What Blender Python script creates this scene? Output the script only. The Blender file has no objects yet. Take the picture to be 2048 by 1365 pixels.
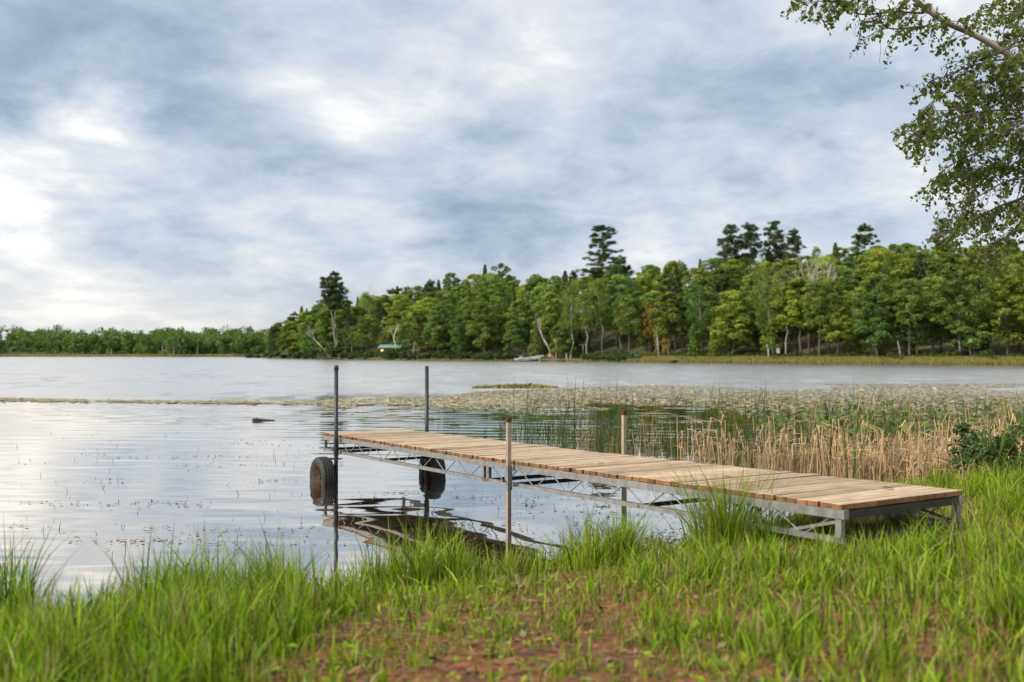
import bpy, bmesh, math, random
import numpy as np
from mathutils import Vector, Matrix

R = math.radians
rnd = random.Random(7)
rng = np.random.default_rng(11)
SC = bpy.context.scene
COL = SC.collection

# ------------------------------------------------------------------ camera
FPX, HZ, CH = 1991.0, 706.0, 1.71          # focal length in photo pixels, horizon row, eye height above the lake
cam_d = bpy.data.cameras.new('camera')
cam = bpy.data.objects.new('camera', cam_d)
COL.objects.link(cam)
cam.location = (0, 0, CH)
cam.rotation_euler = (R(90) + math.atan(23.5 / FPX), 0, 0)
cam_d.sensor_width = 36.0
cam_d.lens = 35.0
cam_d.clip_start = 0.05
cam_d.clip_end = 4000
cam_d.dof.use_dof = True
cam_d.dof.focus_distance = 10.5
cam_d.dof.aperture_fstop = 1.9
SC.camera = cam

def at(px, py, Y):
    return Vector(((px - 1024) / FPX * Y, Y, CH + (HZ - py) / FPX * Y))
def on_lake(px, py):
    Y = CH * FPX / (py - HZ)
    return Vector(((px - 1024) / FPX * Y, Y, 0))

# ------------------------------------------------------------------ sky, sun, exposure
SUN_EL, SUN_AZ = R(36), R(-114)             # azimuth from +Y, negative = to the left
sun_dir = Vector((math.sin(SUN_AZ) * math.cos(SUN_EL), math.cos(SUN_AZ) * math.cos(SUN_EL), math.sin(SUN_EL)))
world = bpy.data.worlds.new('World')
SC.world = world
world.use_nodes = True
SC.view_settings.view_transform = 'Standard'
SC.view_settings.look = 'None'
SC.view_settings.gamma = 1
SC.view_settings.exposure = 1.35

class NT:
    """small node-tree helper"""
    def __init__(self, tree):
        self.t = tree; tree.nodes.clear()
    def n(self, typ, **kw):
        nd = self.t.nodes.new(typ)
        for k, v in kw.items():
            if k == 'ins':
                for kk, vv in v.items():
                    if hasattr(vv, 'is_output'): self.t.links.new(vv, nd.inputs[kk])
                    else: nd.inputs[kk].default_value = vv
            else: setattr(nd, k, v)
        return nd
    def l(self, a, b): self.t.links.new(a, b)
    def math(self, op, a, b=0.0, c=0.0, clamp=False):
        nd = self.n('ShaderNodeMath', operation=op, use_clamp=clamp)
        for i, v in enumerate((a, b, c)):
            if hasattr(v, 'is_output'): self.l(v, nd.inputs[i])
            else: nd.inputs[i].default_value = v
        return nd.outputs[0]
    def vmath(self, op, a, b=(0, 0, 0)):
        nd = self.n('ShaderNodeVectorMath', operation=op)
        for i, v in enumerate((a, b)):
            if hasattr(v, 'is_output'): self.l(v, nd.inputs[i])
            else: nd.inputs[i].default_value = v
        return nd
    def ramp(self, fac, stops, interp='LINEAR'):
        nd = self.n('ShaderNodeValToRGB'); cr = nd.color_ramp; cr.interpolation = interp
        while len(cr.elements) < len(stops): cr.elements.new(0.5)
        for e, (p, c) in zip(cr.elements, stops):
            e.position = p; e.color = (*c, 1) if len(c) == 3 else c
        self.l(fac, nd.inputs[0]); return nd.outputs[0]
    def noise(self, vec, scale, detail=4, rough=0.5, dist=0.0, col=False, lac=2.0):
        nd = self.n('ShaderNodeTexNoise')
        nd.inputs['Scale'].default_value = scale; nd.inputs['Detail'].default_value = detail
        nd.inputs['Roughness'].default_value = rough; nd.inputs['Distortion'].default_value = dist
        nd.inputs['Lacunarity'].default_value = lac
        if vec is not None: self.l(vec, nd.inputs['Vector'])
        return nd.outputs['Color' if col else 'Fac']
    def mix(self, fac, a, b, mode='MIX'):
        nd = self.n('ShaderNodeMix', data_type='RGBA', blend_type=mode)
        for i, v in ((0, fac), (6, a), (7, b)):
            if hasattr(v, 'is_output'): self.l(v, nd.inputs[i])
            else: nd.inputs[i].default_value = v if i == 0 else ((*v, 1) if len(v) == 3 else v)
        return nd.outputs[2]

w = NT(world.node_tree)
sky = w.n('ShaderNodeTexSky', sky_type='NISHITA')
sky.sun_disc = False
sky.sun_elevation = SUN_EL
sky.sun_rotation = SUN_AZ
bg_sky = w.n('ShaderNodeBackground', ins={'Color': sky.outputs[0], 'Strength': 0.05})
tc = w.n('ShaderNodeTexCoord')
dirv = w.vmath('NORMALIZE', tc.outputs['Generated']).outputs[0]
sep = w.n('ShaderNodeSeparateXYZ', ins={0: dirv})
den = w.math('ADD', w.math('ABSOLUTE', sep.outputs[2]), 0.28)
cx = w.math('DIVIDE', sep.outputs[0], den)
cy = w.math('DIVIDE', sep.outputs[1], den)
plane = w.n('ShaderNodeCombineXYZ', ins={0: cx, 1: cy}).outputs[0]
n_big = w.noise(plane, 0.8, 5, 0.52, 0.5)
n_mid = w.noise(plane, 2.2, 7, 0.58, 0.4)
n_fine = w.noise(plane, 5.0, 9, 0.60, 0.35)
bil = w.math('ABSOLUTE', w.math('SUBTRACT', w.math('MULTIPLY', w.noise(plane, 3.0, 6, 0.6, 0.8), 2.0), 1.0))
# large cloud masses that the photograph shows, in sky directions; edges broken up by the same noise
wsub = w.vmath('SUBTRACT', w.noise(plane, 1.6, 6, 0.6, 0, col=True), (0.5, 0.5, 0.5)).outputs[0]
wsc = w.vmath('MULTIPLY', wsub, (0.22, 0.12, 0.17)).outputs[0]
warped = w.vmath('ADD', dirv, wsc).outputs[0]
warped = w.vmath('MULTIPLY', warped, (1.0, 1.0, 1.9)).outputs[0]
val = w.math('ADD', w.math('MULTIPLY', n_big, 0.34), w.math('MULTIPLY', n_mid, 0.42))
val = w.math('ADD', val, w.math('MULTIPLY', n_fine, 0.30))
val = w.math('SUBTRACT', val, w.math('MULTIPLY', w.math('SUBTRACT', bil, 0.22), 0.13))
val = w.math('ADD', w.math('MULTIPLY', w.math('SUBTRACT', val, 0.525), 2.55), 0.5)
for px, py, rad, amp in [(60, 60, 380, -0.40), (60, 200, 170, -0.22), (420, 40, 260, -0.16), (430, 230, 170, -0.15), (560, 320, 150, -0.12), (930, 430, 330, -0.15),
                         (620, 560, 260, -0.08), (1380, 150, 250, -0.16), (1640, 215, 300, -0.25), (1120, 300, 200, -0.10), (1150, 420, 200, -0.10), (1780, 430, 160, -0.08),
                         (205, 240, 135, 0.55), (0, 420, 260, 0.40), (-260, 430, 320, 0.12), (250, 350, 220, 0.10), (690, 205, 170, 0.10), (540, 110, 150, 0.06),
                         (1000, 130, 170, 0.12), (1180, 185, 120, 0.14), (1500, 70, 260, 0.10), (1720, 330, 240, 0.15), (1350, 480, 260, 0.10), (150, 640, 260, 0.18), (1950, 420, 200, 0.14)]:
    d = Vector(((px - 1024) / FPX, 1, (HZ - py) / FPX)).normalized()
    dist = w.vmath('DISTANCE', warped, (d.x, d.y, d.z * 1.9)).outputs['Value']
    mr = w.n('ShaderNodeMapRange', interpolation_type='SMOOTHERSTEP', ins={'Value': dist, 'From Min': 0.0, 'From Max': rad / FPX * 1.35, 'To Min': amp, 'To Max': 0.0})
    val = w.math('ADD', val, mr.outputs[0])
# thin cloud glows towards the hidden sun
sdot = w.vmath('DOT_PRODUCT', dirv, tuple(sun_dir)).outputs['Value']
glow = w.math('POWER', w.math('MAXIMUM', sdot, 0.0), 3.0)
val = w.math('ADD', val, w.math('MULTIPLY', glow, 0.24))
ccol = w.ramp(val, [(0.0, (0.104, 0.146, 0.198)), (0.26, (0.160, 0.202, 0.256)), (0.50, (0.240, 0.270, 0.314)), (0.72, (0.322, 0.332, 0.348)), (0.98, (0.46, 0.46, 0.45))])
hor = w.n('ShaderNodeMapRange', interpolation_type='SMOOTHSTEP', ins={0: w.math('ABSOLUTE', sep.outputs[2]), 1: 0.0, 2: 0.12, 3: 0.5, 4: 0.0}).outputs[0]
ccol = w.mix(hor, ccol, (0.33, 0.315, 0.30))
bg_cl = w.n('ShaderNodeBackground', ins={'Color': ccol, 'Strength': 1.0})
mixs = w.n('ShaderNodeMixShader', ins={0: 0.93, 1: bg_sky.outputs[0], 2: bg_cl.outputs[0]})
w.l(mixs.outputs[0], w.n('ShaderNodeOutputWorld').inputs[0])
world.cycles.sampling_method = 'AUTOMATIC'

sun_l = bpy.data.lights.new('sun', 'SUN')
sun_l.energy = 1.5
sun_l.angle = R(11)
sun_l.color = (1.0, 0.93, 0.82)
sun_o = bpy.data.objects.new('sun', sun_l)
COL.objects.link(sun_o)
sun_o.rotation_euler = (-sun_dir).to_track_quat('-Z', 'Y').to_euler()

try:
    SC.cycles.use_denoising = True
    SC.cycles.max_bounces = 6
    SC.cycles.diffuse_bounces = 3
    SC.cycles.glossy_bounces = 3
    SC.cycles.transmission_bounces = 4
    SC.cycles.caustics_reflective = False
    SC.cycles.caustics_refractive = False
except Exception: pass

# ------------------------------------------------------------------ materials
def mat(name):
    m = bpy.data.materials.new(name); m.use_nodes = True
    return m, NT(m.node_tree)
def out(t, shader, disp=None):
    o = t.n('ShaderNodeOutputMaterial'); t.l(shader, o.inputs['Surface'])
def bsdf(t, **ins):
    return t.n('ShaderNodeBsdfPrincipled', ins={k.replace('_', ' '): v for k, v in ins.items()})
def bump(t, h, strength=0.3, dist=0.02):
    return t.n('ShaderNodeBump', ins={'Height': h, 'Strength': strength, 'Distance': dist}).outputs[0]

def mat_flat(name, col, rough=0.6, metal=0.0, var=0.25, scale=6.0, bmp=0.15):
    m, t = mat(name)
    c = t.n('ShaderNodeTexCoord').outputs['Object']
    n = t.noise(c, scale, 5, 0.6)
    k = t.n('ShaderNodeMapRange', ins={0: n, 1: 0.25, 2: 0.75, 3: 1 - var, 4: 1 + var}).outputs[0]
    cc = t.vmath('SCALE', col); t.l(k, cc.inputs['Scale'])
    b = bsdf(t, Base_Color=cc.outputs[0], Roughness=rough, Metallic=metal, Normal=bump(t, n, bmp, 0.01))
    out(t, b.outputs[0]); return m

def mat_leaf(name, col, trans=0.35, var=0.35, rough=0.55, use_obj=True, spec=0.3, warm=(1.25, 1.05, 0.55), straw=0.0):
    """two-sided leaf: per-leaf tint attribute, per-plant object colour"""
    m, t = mat(name)
    at_ = t.n('ShaderNodeAttribute', attribute_name='tint')
    sp = t.n('ShaderNodeSeparateColor', ins={0: at_.outputs['Color']})
    k = t.n('ShaderNodeMapRange', ins={0: sp.outputs[0], 1: 0.0, 2: 1.0, 3: 1 - var, 4: 1 + var}).outputs[0]
    cc = t.vmath('SCALE', col); t.l(k, cc.inputs['Scale']); base = cc.outputs[0]
    base = t.mix(t.math('MULTIPLY', sp.outputs[1], 0.55), base, t.vmath('MULTIPLY', base, warm).outputs[0])
    if straw:
        base = t.mix(t.math('MULTIPLY', t.math('GREATER_THAN', sp.outputs[2], 1 - straw), 0.85), base, (0.42, 0.32, 0.16))
    if use_obj:
        oi = t.n('ShaderNodeObjectInfo')
        base = t.vmath('MULTIPLY', base, oi.outputs['Color']).outputs[0]
    b = bsdf(t, Base_Color=base, Roughness=rough)
    b.inputs['Specular IOR Level'].default_value = spec
    tr = t.n('ShaderNodeBsdfTranslucent', ins={'Color': t.vmath('MULTIPLY', base, (1.25, 1.35, 0.6)).outputs[0]})
    mx = t.n('ShaderNodeMixShader', ins={0: trans, 1: b.outputs[0], 2: tr.outputs[0]})
    out(t, mx.outputs[0]); return m

M = {}
M['leaf'] = mat_leaf('broad_leaf', (0.210, 0.275, 0.068), 0.38, var=0.5)
M['needle'] = mat_leaf('pine_needle', (0.100, 0.145, 0.055), 0.22, rough=0.65)
M['birchleaf'] = mat_leaf('birch_leaf', (0.125, 0.180, 0.036), 0.5, var=0.5, use_obj=False, rough=0.5)
M['shrub'] = mat_leaf('shrub_leaf', (0.075, 0.115, 0.032), 0.3)
M['grass'] = mat_leaf('grass_blade', (0.180, 0.300, 0.016), 0.32, var=0.8, rough=0.45, use_obj=False, straw=0.13, warm=(1.55, 1.08, 0.7))
M['sedge'] = mat_leaf('sedge_blade', (0.190, 0.285, 0.030), 0.42, var=0.5, rough=0.5, use_obj=True, straw=0.08)
M['shore_grass'] = mat_leaf('shore_grass', (0.33, 0.31, 0.115), 0.3, var=0.35, use_obj=False)
M['dry'] = mat_leaf('dry_reed', (0.54, 0.41, 0.25), 0.18, var=0.55, rough=0.6, use_obj=False, warm=(1.1, 0.8, 0.6))
M['rush'] = mat_leaf('green_rush', (0.075, 0.105, 0.035), 0.15, var=0.4, use_obj=False)
M['waterleaf'] = mat_leaf('water_plant_leaf', (0.115, 0.170, 0.045), 0.3, var=0.55, rough=0.4, use_obj=False)
M['pad'] = mat_leaf('lily_pad', (0.50, 0.445, 0.25), 0.12, var=0.6, rough=0.38, use_obj=False, spec=0.5, warm=(1.1, 0.85, 0.6))
M['litter'] = mat_leaf('leaf_litter', (0.22, 0.13, 0.07), 0.1, var=0.6, use_obj=False)
M['bark'] = mat_flat('grey_bark', (0.16, 0.13, 0.105), 0.9, 0, 0.4, 3)
M['redbark'] = mat_flat('red_pine_bark', (0.21, 0.135, 0.095), 0.9, 0, 0.4, 3)
M['deadwood'] = mat_flat('bleached_dead_wood', (0.56, 0.51, 0.45), 0.85, 0, 0.25, 4)
M['steel'] = mat_flat('galvanised_steel', (0.28, 0.275, 0.26), 0.5, 0.35, 0.35, 14, 0.1)
M['rod'] = mat_flat('dull_steel_rod', (0.30, 0.29, 0.27), 0.5, 0.4, 0.3, 14)
M['darksteel'] = mat_flat('dark_steel', (0.055, 0.050, 0.045), 0.6, 0.3, 0.4, 10)
M['pipe'] = mat_flat('dark_painted_pipe', (0.035, 0.043, 0.045), 0.42, 0.2, 0.35, 9)
M['tube'] = mat_flat('tan_square_tube', (0.40, 0.32, 0.24), 0.55, 0.15, 0.25, 9)
M['rust'] = mat_flat('rusty_rim', (0.11, 0.062, 0.036), 0.8, 0.1, 0.5, 12)
M['cap'] = mat_flat('red_brown_cap', (0.10, 0.018, 0.014), 0.5, 0, 0.35, 20)
M['darkcap'] = mat_flat('dark_brown_cap', (0.075, 0.022, 0.016), 0.55, 0, 0.35, 20)
M['rubber'] = mat_flat('tyre_rubber', (0.035, 0.033, 0.031), 0.7, 0, 0.5, 14)
M['white'] = mat_flat('white_gelcoat', (0.84, 0.84, 0.82), 0.3, 0, 0.04, 2, 0)
M['hullgreen'] = mat_flat('dark_boat_stripe', (0.03, 0.09, 0.06), 0.4, 0, 0.1)
M['canvas'] = mat_flat('dark_canvas', (0.05, 0.05, 0.075), 0.8, 0, 0.1)
M['logwall'] = mat_flat('brown_log_wall', (0.22, 0.095, 0.06), 0.8, 0, 0.2)
M['roofgreen'] = mat_flat('green_metal_roof', (0.24, 0.38, 0.33), 0.4, 0.1, 0.08)
M['trim'] = mat_flat('pale_wood_trim', (0.55, 0.42, 0.30), 0.7, 0, 0.15)
M['bluetarp'] = mat_flat('blue_plastic', (0.03, 0.22, 0.50), 0.4, 0, 0.1)
M['orangewood'] = mat_flat('orange_cedar', (0.50, 0.26, 0.13), 0.7, 0, 0.2)
M['greywood'] = mat_flat('weathered_grey_wood', (0.36, 0.33, 0.29), 0.85, 0, 0.3)
M['log'] = mat_flat('wet_log', (0.055, 0.038, 0.028), 0.6, 0, 0.5, 10)
m, t = mat('lit_window'); e = t.n('ShaderNodeEmission', ins={'Color': (1.0, 0.62, 0.16, 1), 'Strength': 1.0}); out(t, e.outputs[0]); M['lit'] = m

# white birch bark with dark dashes
m, t = mat('white_birch_bark')
c = t.n('ShaderNodeTexCoord').outputs['Object']
st = t.vmath('MULTIPLY', c, (2.0, 2.0, 7.0)).outputs[0]
n = t.noise(st, 1.2, 5, 0.65)
out(t, bsdf(t, Base_Color=t.ramp(n, [(0.36, (0.10, 0.085, 0.07)), (0.47, (0.52, 0.48, 0.43)), (1, (0.66, 0.62, 0.57))]), Roughness=0.8, Normal=bump(t, n, 0.2)).outputs[0]); M['birchbark'] = m

# deck wood: weathered on top, orange brown on cut ends and edges
def mat_wood(name, c0, c1, c2, endgrain=False):
    m, t = mat(name)
    tcn = t.n('ShaderNodeTexCoord'); oi = t.n('ShaderNodeObjectInfo')
    offs = t.n('ShaderNodeCombineXYZ', ins={0: t.math('MULTIPLY', oi.outputs['Random'], 37.0), 1: t.math('MULTIPLY', oi.outputs['Random'], 91.0)}).outputs[0]
    p = t.vmath('ADD', tcn.outputs['Object'], offs).outputs[0]
    g = t.noise(t.vmath('MULTIPLY', p, (1.6, 26, 26) if not endgrain else (9, 9, 9)).outputs[0], 1.7, 6, 0.62, 0.5)
    blot = t.noise(p, 4.5, 4, 0.6)
    knot = t.noise(t.vmath('MULTIPLY', p, (6, 11, 11)).outputs[0], 1.0, 2, 0.5)
    col = t.ramp(g, [(0.3, c0), (0.5, c1), (0.72, c2)])
    col = t.mix(t.n('ShaderNodeMapRange', ins={0: knot, 1: 0.70, 2: 0.78, 3: 0.0, 4: 0.75}).outputs[0], col, (0.13, 0.065, 0.035))
    k = t.math('ADD', 0.66, t.math('MULTIPLY', oi.outputs['Random'], 0.48))
    k = t.math('MULTIPLY', k, t.n('ShaderNodeMapRange', ins={0: blot, 1: 0.3, 2: 0.7, 3: 0.72, 4: 1.15}).outputs[0])
    cc = t.vmath('SCALE', col); t.l(k, cc.inputs['Scale'])
    grey = t.math('FRACT', t.math('MULTIPLY', oi.outputs['Random'], 7.31))
    fin = t.mix(t.math('MULTIPLY', grey, 0.4), cc.outputs[0], t.vmath('MULTIPLY', cc.outputs[0], (0.82, 0.93, 1.06)).outputs[0])
    b = bsdf(t, Base_Color=fin, Roughness=0.72, Normal=bump(t, g, 0.35, 0.003)); b.inputs['Specular IOR Level'].default_value = 0.3
    out(t, b.outputs[0]); return m
M['deck'] = mat_wood('weathered_deck_wood', (0.44, 0.275, 0.150), (0.64, 0.445, 0.275), (0.74, 0.55, 0.37))
M['deckend'] = mat_wood('brown_cut_wood', (0.16, 0.075, 0.030), (0.30, 0.145, 0.058), (0.40, 0.21, 0.09), True)

# soil of the near bank
m, t = mat('red_brown_soil')
p = t.n('ShaderNodeTexCoord').outputs['Object']
n1 = t.noise(p, 1.4, 5, 0.6); n2 = t.noise(p, 22, 6, 0.65); n3 = t.noise(p, 90, 3, 0.6)
col = t.ramp(n2, [(0.28, (0.06, 0.028, 0.016)), (0.48, (0.23, 0.078, 0.028)), (0.60, (0.42, 0.150, 0.055)), (0.78, (0.52, 0.27, 0.14))])
col = t.mix(t.n('ShaderNodeMapRange', ins={0: n1, 1: 0.42, 2: 0.62, 3: 0.0, 4: 0.35}).outputs[0], col, (0.15, 0.10, 0.035))
n4 = t.noise(p, 5.0, 5, 0.65, 0.4)
col = t.mix(t.n('ShaderNodeMapRange', ins={0: n4, 1: 0.50, 2: 0.64, 3: 0.0, 4: 0.8}).outputs[0], col, (0.085, 0.045, 0.025))
sz = t.n('ShaderNodeSeparateXYZ', ins={0: p})
mud = t.n('ShaderNodeMapRange', ins={0: sz.outputs[2], 1: 0.02, 2: 0.16, 3: 0.9, 4: 0.0}).outputs[0]
mudc = t.ramp(n2, [(0.3, (0.018, 0.014, 0.009)), (0.55, (0.055, 0.043, 0.028)), (0.75, (0.12, 0.10, 0.065))])
col = t.mix(mud, col, mudc)
rgh = t.math('SUBTRACT', 0.95, t.math('MULTIPLY', mud, 0.45))
hgt = t.math('ADD', n2, t.math('MULTIPLY', n3, 0.4))
out(t, bsdf(t, Base_Color=col, Roughness=rgh, Normal=bump(t, hgt, 0.8, 0.03)).outputs[0]); M['soil'] = m

# far shore ground: lawn and leaf litter
m, t = mat('far_forest_floor')
p = t.n('ShaderNodeTexCoord').outputs['Object']
n1 = t.noise(p, 0.09, 5, 0.6); n2 = t.noise(p, 0.9, 5, 0.6)
col = t.ramp(n2, [(0.3, (0.05, 0.065, 0.02)), (0.6, (0.11, 0.125, 0.04))])
col = t.mix(t.n('ShaderNodeMapRange', ins={0: n1, 1: 0.45, 2: 0.6, 3: 0.0, 4: 0.7}).outputs[0], col, (0.12, 0.075, 0.042))
out(t, bsdf(t, Base_Color=col, Roughness=0.95).outputs[0]); M['floor'] = m

# lake water: mirror of the sky by Fresnel over dark peat-brown depth; wind-roughened beyond the lily pads
m, t = mat('lake_water')
p = t.n('ShaderNodeTexCoord').outputs['Object']
sp = t.n('ShaderNodeSeparateXYZ', ins={0: p})
far = t.n('ShaderNodeMapRange', interpolation_type='SMOOTHSTEP', ins={0: sp.outputs[1], 1: 30.0, 2: 46.0, 3: 0.0, 4: 1.0}).outputs[0]
# wind waves beyond the pads: facet tilt in world space, from ripples to gust streaks
tilt = None
for sx_, sy_, amp_ in ((1.2, 0.45, 0.14), (0.60, 0.20, 0.22), (0.24, 0.085, 0.14)):
    nc_ = t.vmath('SUBTRACT', t.noise(t.vmath('MULTIPLY', p, (sx_, sy_, 1)).outputs[0], 1.0, 4, 0.65, 0.0, col=True), (0.5, 0.5, 0.5)).outputs[0]
    nc_ = t.vmath('MULTIPLY', nc_, (amp_ * 2, amp_ * 2.4, 0.0)).outputs[0]
    tilt = nc_ if tilt is None else t.vmath('ADD', tilt, nc_).outputs[0]
tsc = t.vmath('SCALE', tilt); t.l(far, tsc.inputs['Scale'])
geo = t.n('ShaderNodeNewGeometry').outputs['Normal']
bp = t.vmath('NORMALIZE', t.vmath('ADD', geo, tsc.outputs[0]).outputs[0]).outputs[0]
rg = t.math('ADD', 0.018, t.math('MULTIPLY', far, 0.24))
fr = t.n('ShaderNodeFresnel', ins={'IOR': 1.33, 'Normal': bp}).outputs[0]
fac = t.math('MINIMUM', t.math('ADD', t.math('POWER', fr, 0.40), 0.16), 1.0)
gl = t.n('ShaderNodeBsdfGlossy', ins={'Color': (1.0, 0.948, 0.88, 1), 'Roughness': rg, 'Normal': bp})
nb = t.noise(p, 0.7, 4, 0.6)
df = t.n('ShaderNodeBsdfDiffuse', ins={'Color': t.ramp(nb, [(0.3, (0.018, 0.016, 0.008)), (0.7, (0.035, 0.030, 0.014))])})
out(t, t.n('ShaderNodeMixShader', ins={0: fac, 1: df.outputs[0], 2: gl.outputs[0]}).outputs[0]); M['water'] = m

# ------------------------------------------------------------------ mesh helpers
class MB:
    def __init__(self): self.v = []; self.f = []; self.mi = []
    def add(self, vs, fs, mi=0):
        o = len(self.v); self.v += [tuple(x) for x in vs]
        self.f += [tuple(i + o for i in f) for f in fs]; self.mi += [mi] * len(fs)
    def box(self, c, s, rot=None, mi=0):
        c = Vector(c); pts = []
        for x in (-.5, .5):
            for y in (-.5, .5):
                for z in (-.5, .5):
                    q = Vector((x * s[0], y * s[1], z * s[2]))
                    pts.append(c + (rot @ q if rot else q))
        self.add(pts, [(0, 1, 3, 2), (4, 6, 7, 5), (0, 4, 5, 1), (2, 3, 7, 6), (0, 2, 6, 4), (1, 5, 7, 3)], mi)
    def tube(self, pts, rad, n=6, cap=True, mi=0):
        pts = [Vector(p) for p in pts]
        if not hasattr(rad, '__len__'): rad = [rad] * len(pts)
        rings = []; prev = None
        for i, p in enumerate(pts):
            d = (pts[min(i + 1, len(pts) - 1)] - pts[max(i - 1, 0)])
            d = d.normalized() if d.length > 1e-9 else Vector((0, 0, 1))
            a = prev if prev is not None else (Vector((1, 0, 0)) if abs(d.x) < .9 else Vector((0, 1, 0)))
            u = (a - d * a.dot(d)).normalized(); prev = u; vv = d.cross(u)
            rings.append([p + (u * math.cos(2 * math.pi * k / n) + vv * math.sin(2 * math.pi * k / n)) * rad[i] for k in range(n)])
        vs = [x for r in rings for x in r]; fs = []
        for i in range(len(rings) - 1):
            for k in range(n):
                fs.append((i * n + k, i * n + (k + 1) % n, (i + 1) * n + (k + 1) % n, (i + 1) * n + k))
        if cap:
            fs.append(tuple(range(n - 1, -1, -1))); fs.append(tuple(range((len(rings) - 1) * n, len(rings) * n)))
        self.add(vs, fs, mi)
    def beam(self, a, b, wd, hg, up=(0, 0, 1), mi=0):
        a, b = Vector(a), Vector(b); d = (b - a); L = d.length; d.normalize()
        s = d.cross(Vector(up)).normalized(); u = s.cross(d)
        rot = Matrix((d, s, u)).transposed()
        self.box((a + b) / 2, (L, wd, hg), rot, mi)
    def mesh(self, name, mats, smooth=False):
        me = bpy.data.meshes.new(name); me.from_pydata(self.v, [], self.f)
        for m_ in (mats if isinstance(mats, (list, tuple)) else [mats]): me.materials.append(M[m_])
        if any(self.mi): me.polygons.foreach_set('material_index', self.mi)
        if smooth: me.polygons.foreach_set('use_smooth', [True] * len(me.polygons))
        me.update(); return me
    def build(self, name, mats, parent=None, smooth=False):
        return link(name, self.mesh(name, mats, smooth), parent)

def link(name, me, parent=None):
    o = bpy.data.objects.new(name, me); COL.objects.link(o)
    if parent is not None: o.parent = parent
    return o
def tag(o, label=None, cat=None, group=None, kind=None):
    if label: o['label'] = label
    if cat: o['category'] = cat
    if group: o['group'] = group
    if kind: o['kind'] = kind
    return o
def thing(name, loc, label, cat, group=None, rz=0.0):
    o = bpy.data.objects.new(name, None); COL.objects.link(o)
    o.location = loc; o.rotation_euler = (0, 0, rz); o.empty_display_size = 0.3
    return tag(o, label, cat, group)

def np_mesh(name, V, F, mats, tint=None, smooth=False, tris=False):
    """V (n,3), F (m,k) index array, tint (n,3)"""
    me = bpy.data.meshes.new(name)
    V = np.asarray(V, np.float32); k = F.shape[1]
    me.vertices.add(len(V)); me.vertices.foreach_set('co', V.ravel())
    me.loops.add(F.size); me.loops.foreach_set('vertex_index', F.astype(np.int32).ravel())
    me.polygons.add(len(F))
    me.polygons.foreach_set('loop_start', np.arange(0, F.size, k, dtype=np.int32))
    if smooth: me.polygons.foreach_set('use_smooth', np.ones(len(F), bool))
    for m_ in (mats if isinstance(mats, (list, tuple)) else [mats]): me.materials.append(M[m_])
    if tint is not None:
        a = me.color_attributes.new('tint', 'FLOAT_COLOR', 'POINT')
        c = np.ones((len(V), 4), np.float32); c[:, :3] = tint
        a.data.foreach_set('color', c.ravel())
    me.update(calc_edges=True); me.validate()
    return me

def unit(a): return a / np.maximum(np.linalg.norm(a, axis=1, keepdims=True), 1e-9)

def cards(C, N, size, aspect=1.0, g=rng, tint=None, droop=None, wk=0.62):
    """leaf cards: a pointed, slightly folded rhombus (4 verts) per centre"""
    n = len(C); C = np.asarray(C); N = unit(np.asarray(N))
    r = unit(g.normal(size=(n, 3)))
    T = unit(np.cross(N, r)); B = np.cross(N, T)
    if droop is not None: T = unit(T * (1 - droop) + np.array([0, 0, -1.0]) * droop); B = unit(np.cross(N, T))
    s = np.broadcast_to(np.asarray(size), (n,))[:, None] * 0.5
    V = np.stack([C - T * s * aspect, C + B * s * wk + N * s * .18, C + T * s * aspect, C - B * s * wk + N * s * .18], 1).reshape(-1, 3)
    F = np.arange(n * 4).reshape(n, 4)
    tt = g.random((n, 3)) if tint is None else tint
    return V, F, np.repeat(tt, 4, 0)

def blades(P, h, wdt, lean, bend, g, facing=None):
    """grass blades: P roots (n,3), h heights, lean angle dir, bend amount"""
    n = len(P); up = np.array([0, 0, 1.0])
    L = np.stack([np.cos(lean), np.sin(lean), np.zeros(n)], 1)
    fa = g.uniform(0, 2 * np.pi, n) if facing is None else facing
    S = np.stack([np.cos(fa), np.sin(fa), np.zeros(n)], 1)
    rows = []
    for tt, wf in ((0, .75), (.35, 1.0), (.7, .72)):
        c = P + up * (h * (tt - .35 * bend * tt ** 2))[:, None] + L * (h * bend * tt ** 1.7)[:, None]
        rows += [c - S * (wdt * wf * .5)[:, None], c + S * (wdt * wf * .5)[:, None]]
    tip = P + up * (h * (1 - .35 * bend))[:, None] + L * (h * bend)[:, None]
    V = np.stack(rows + [tip], 1).reshape(-1, 3)
    b = np.arange(n)[:, None] * 7
    tri = np.concatenate([b + np.array(q) for q in ([0, 1, 3], [0, 3, 2], [2, 3, 5], [2, 5, 4], [4, 5, 6])], 0)
    tint = np.repeat(g.random((n, 3)), 7, 0)
    return V, tri, tint

def join_np(parts):
    Vs, Fs, Ts = [], [], []; o = 0
    for V, F, T in parts:
        Vs.append(V); Fs.append(F + o); Ts.append(T); o += len(V)
    return np.concatenate(Vs), np.concatenate(Fs), np.concatenate(Ts)

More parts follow.
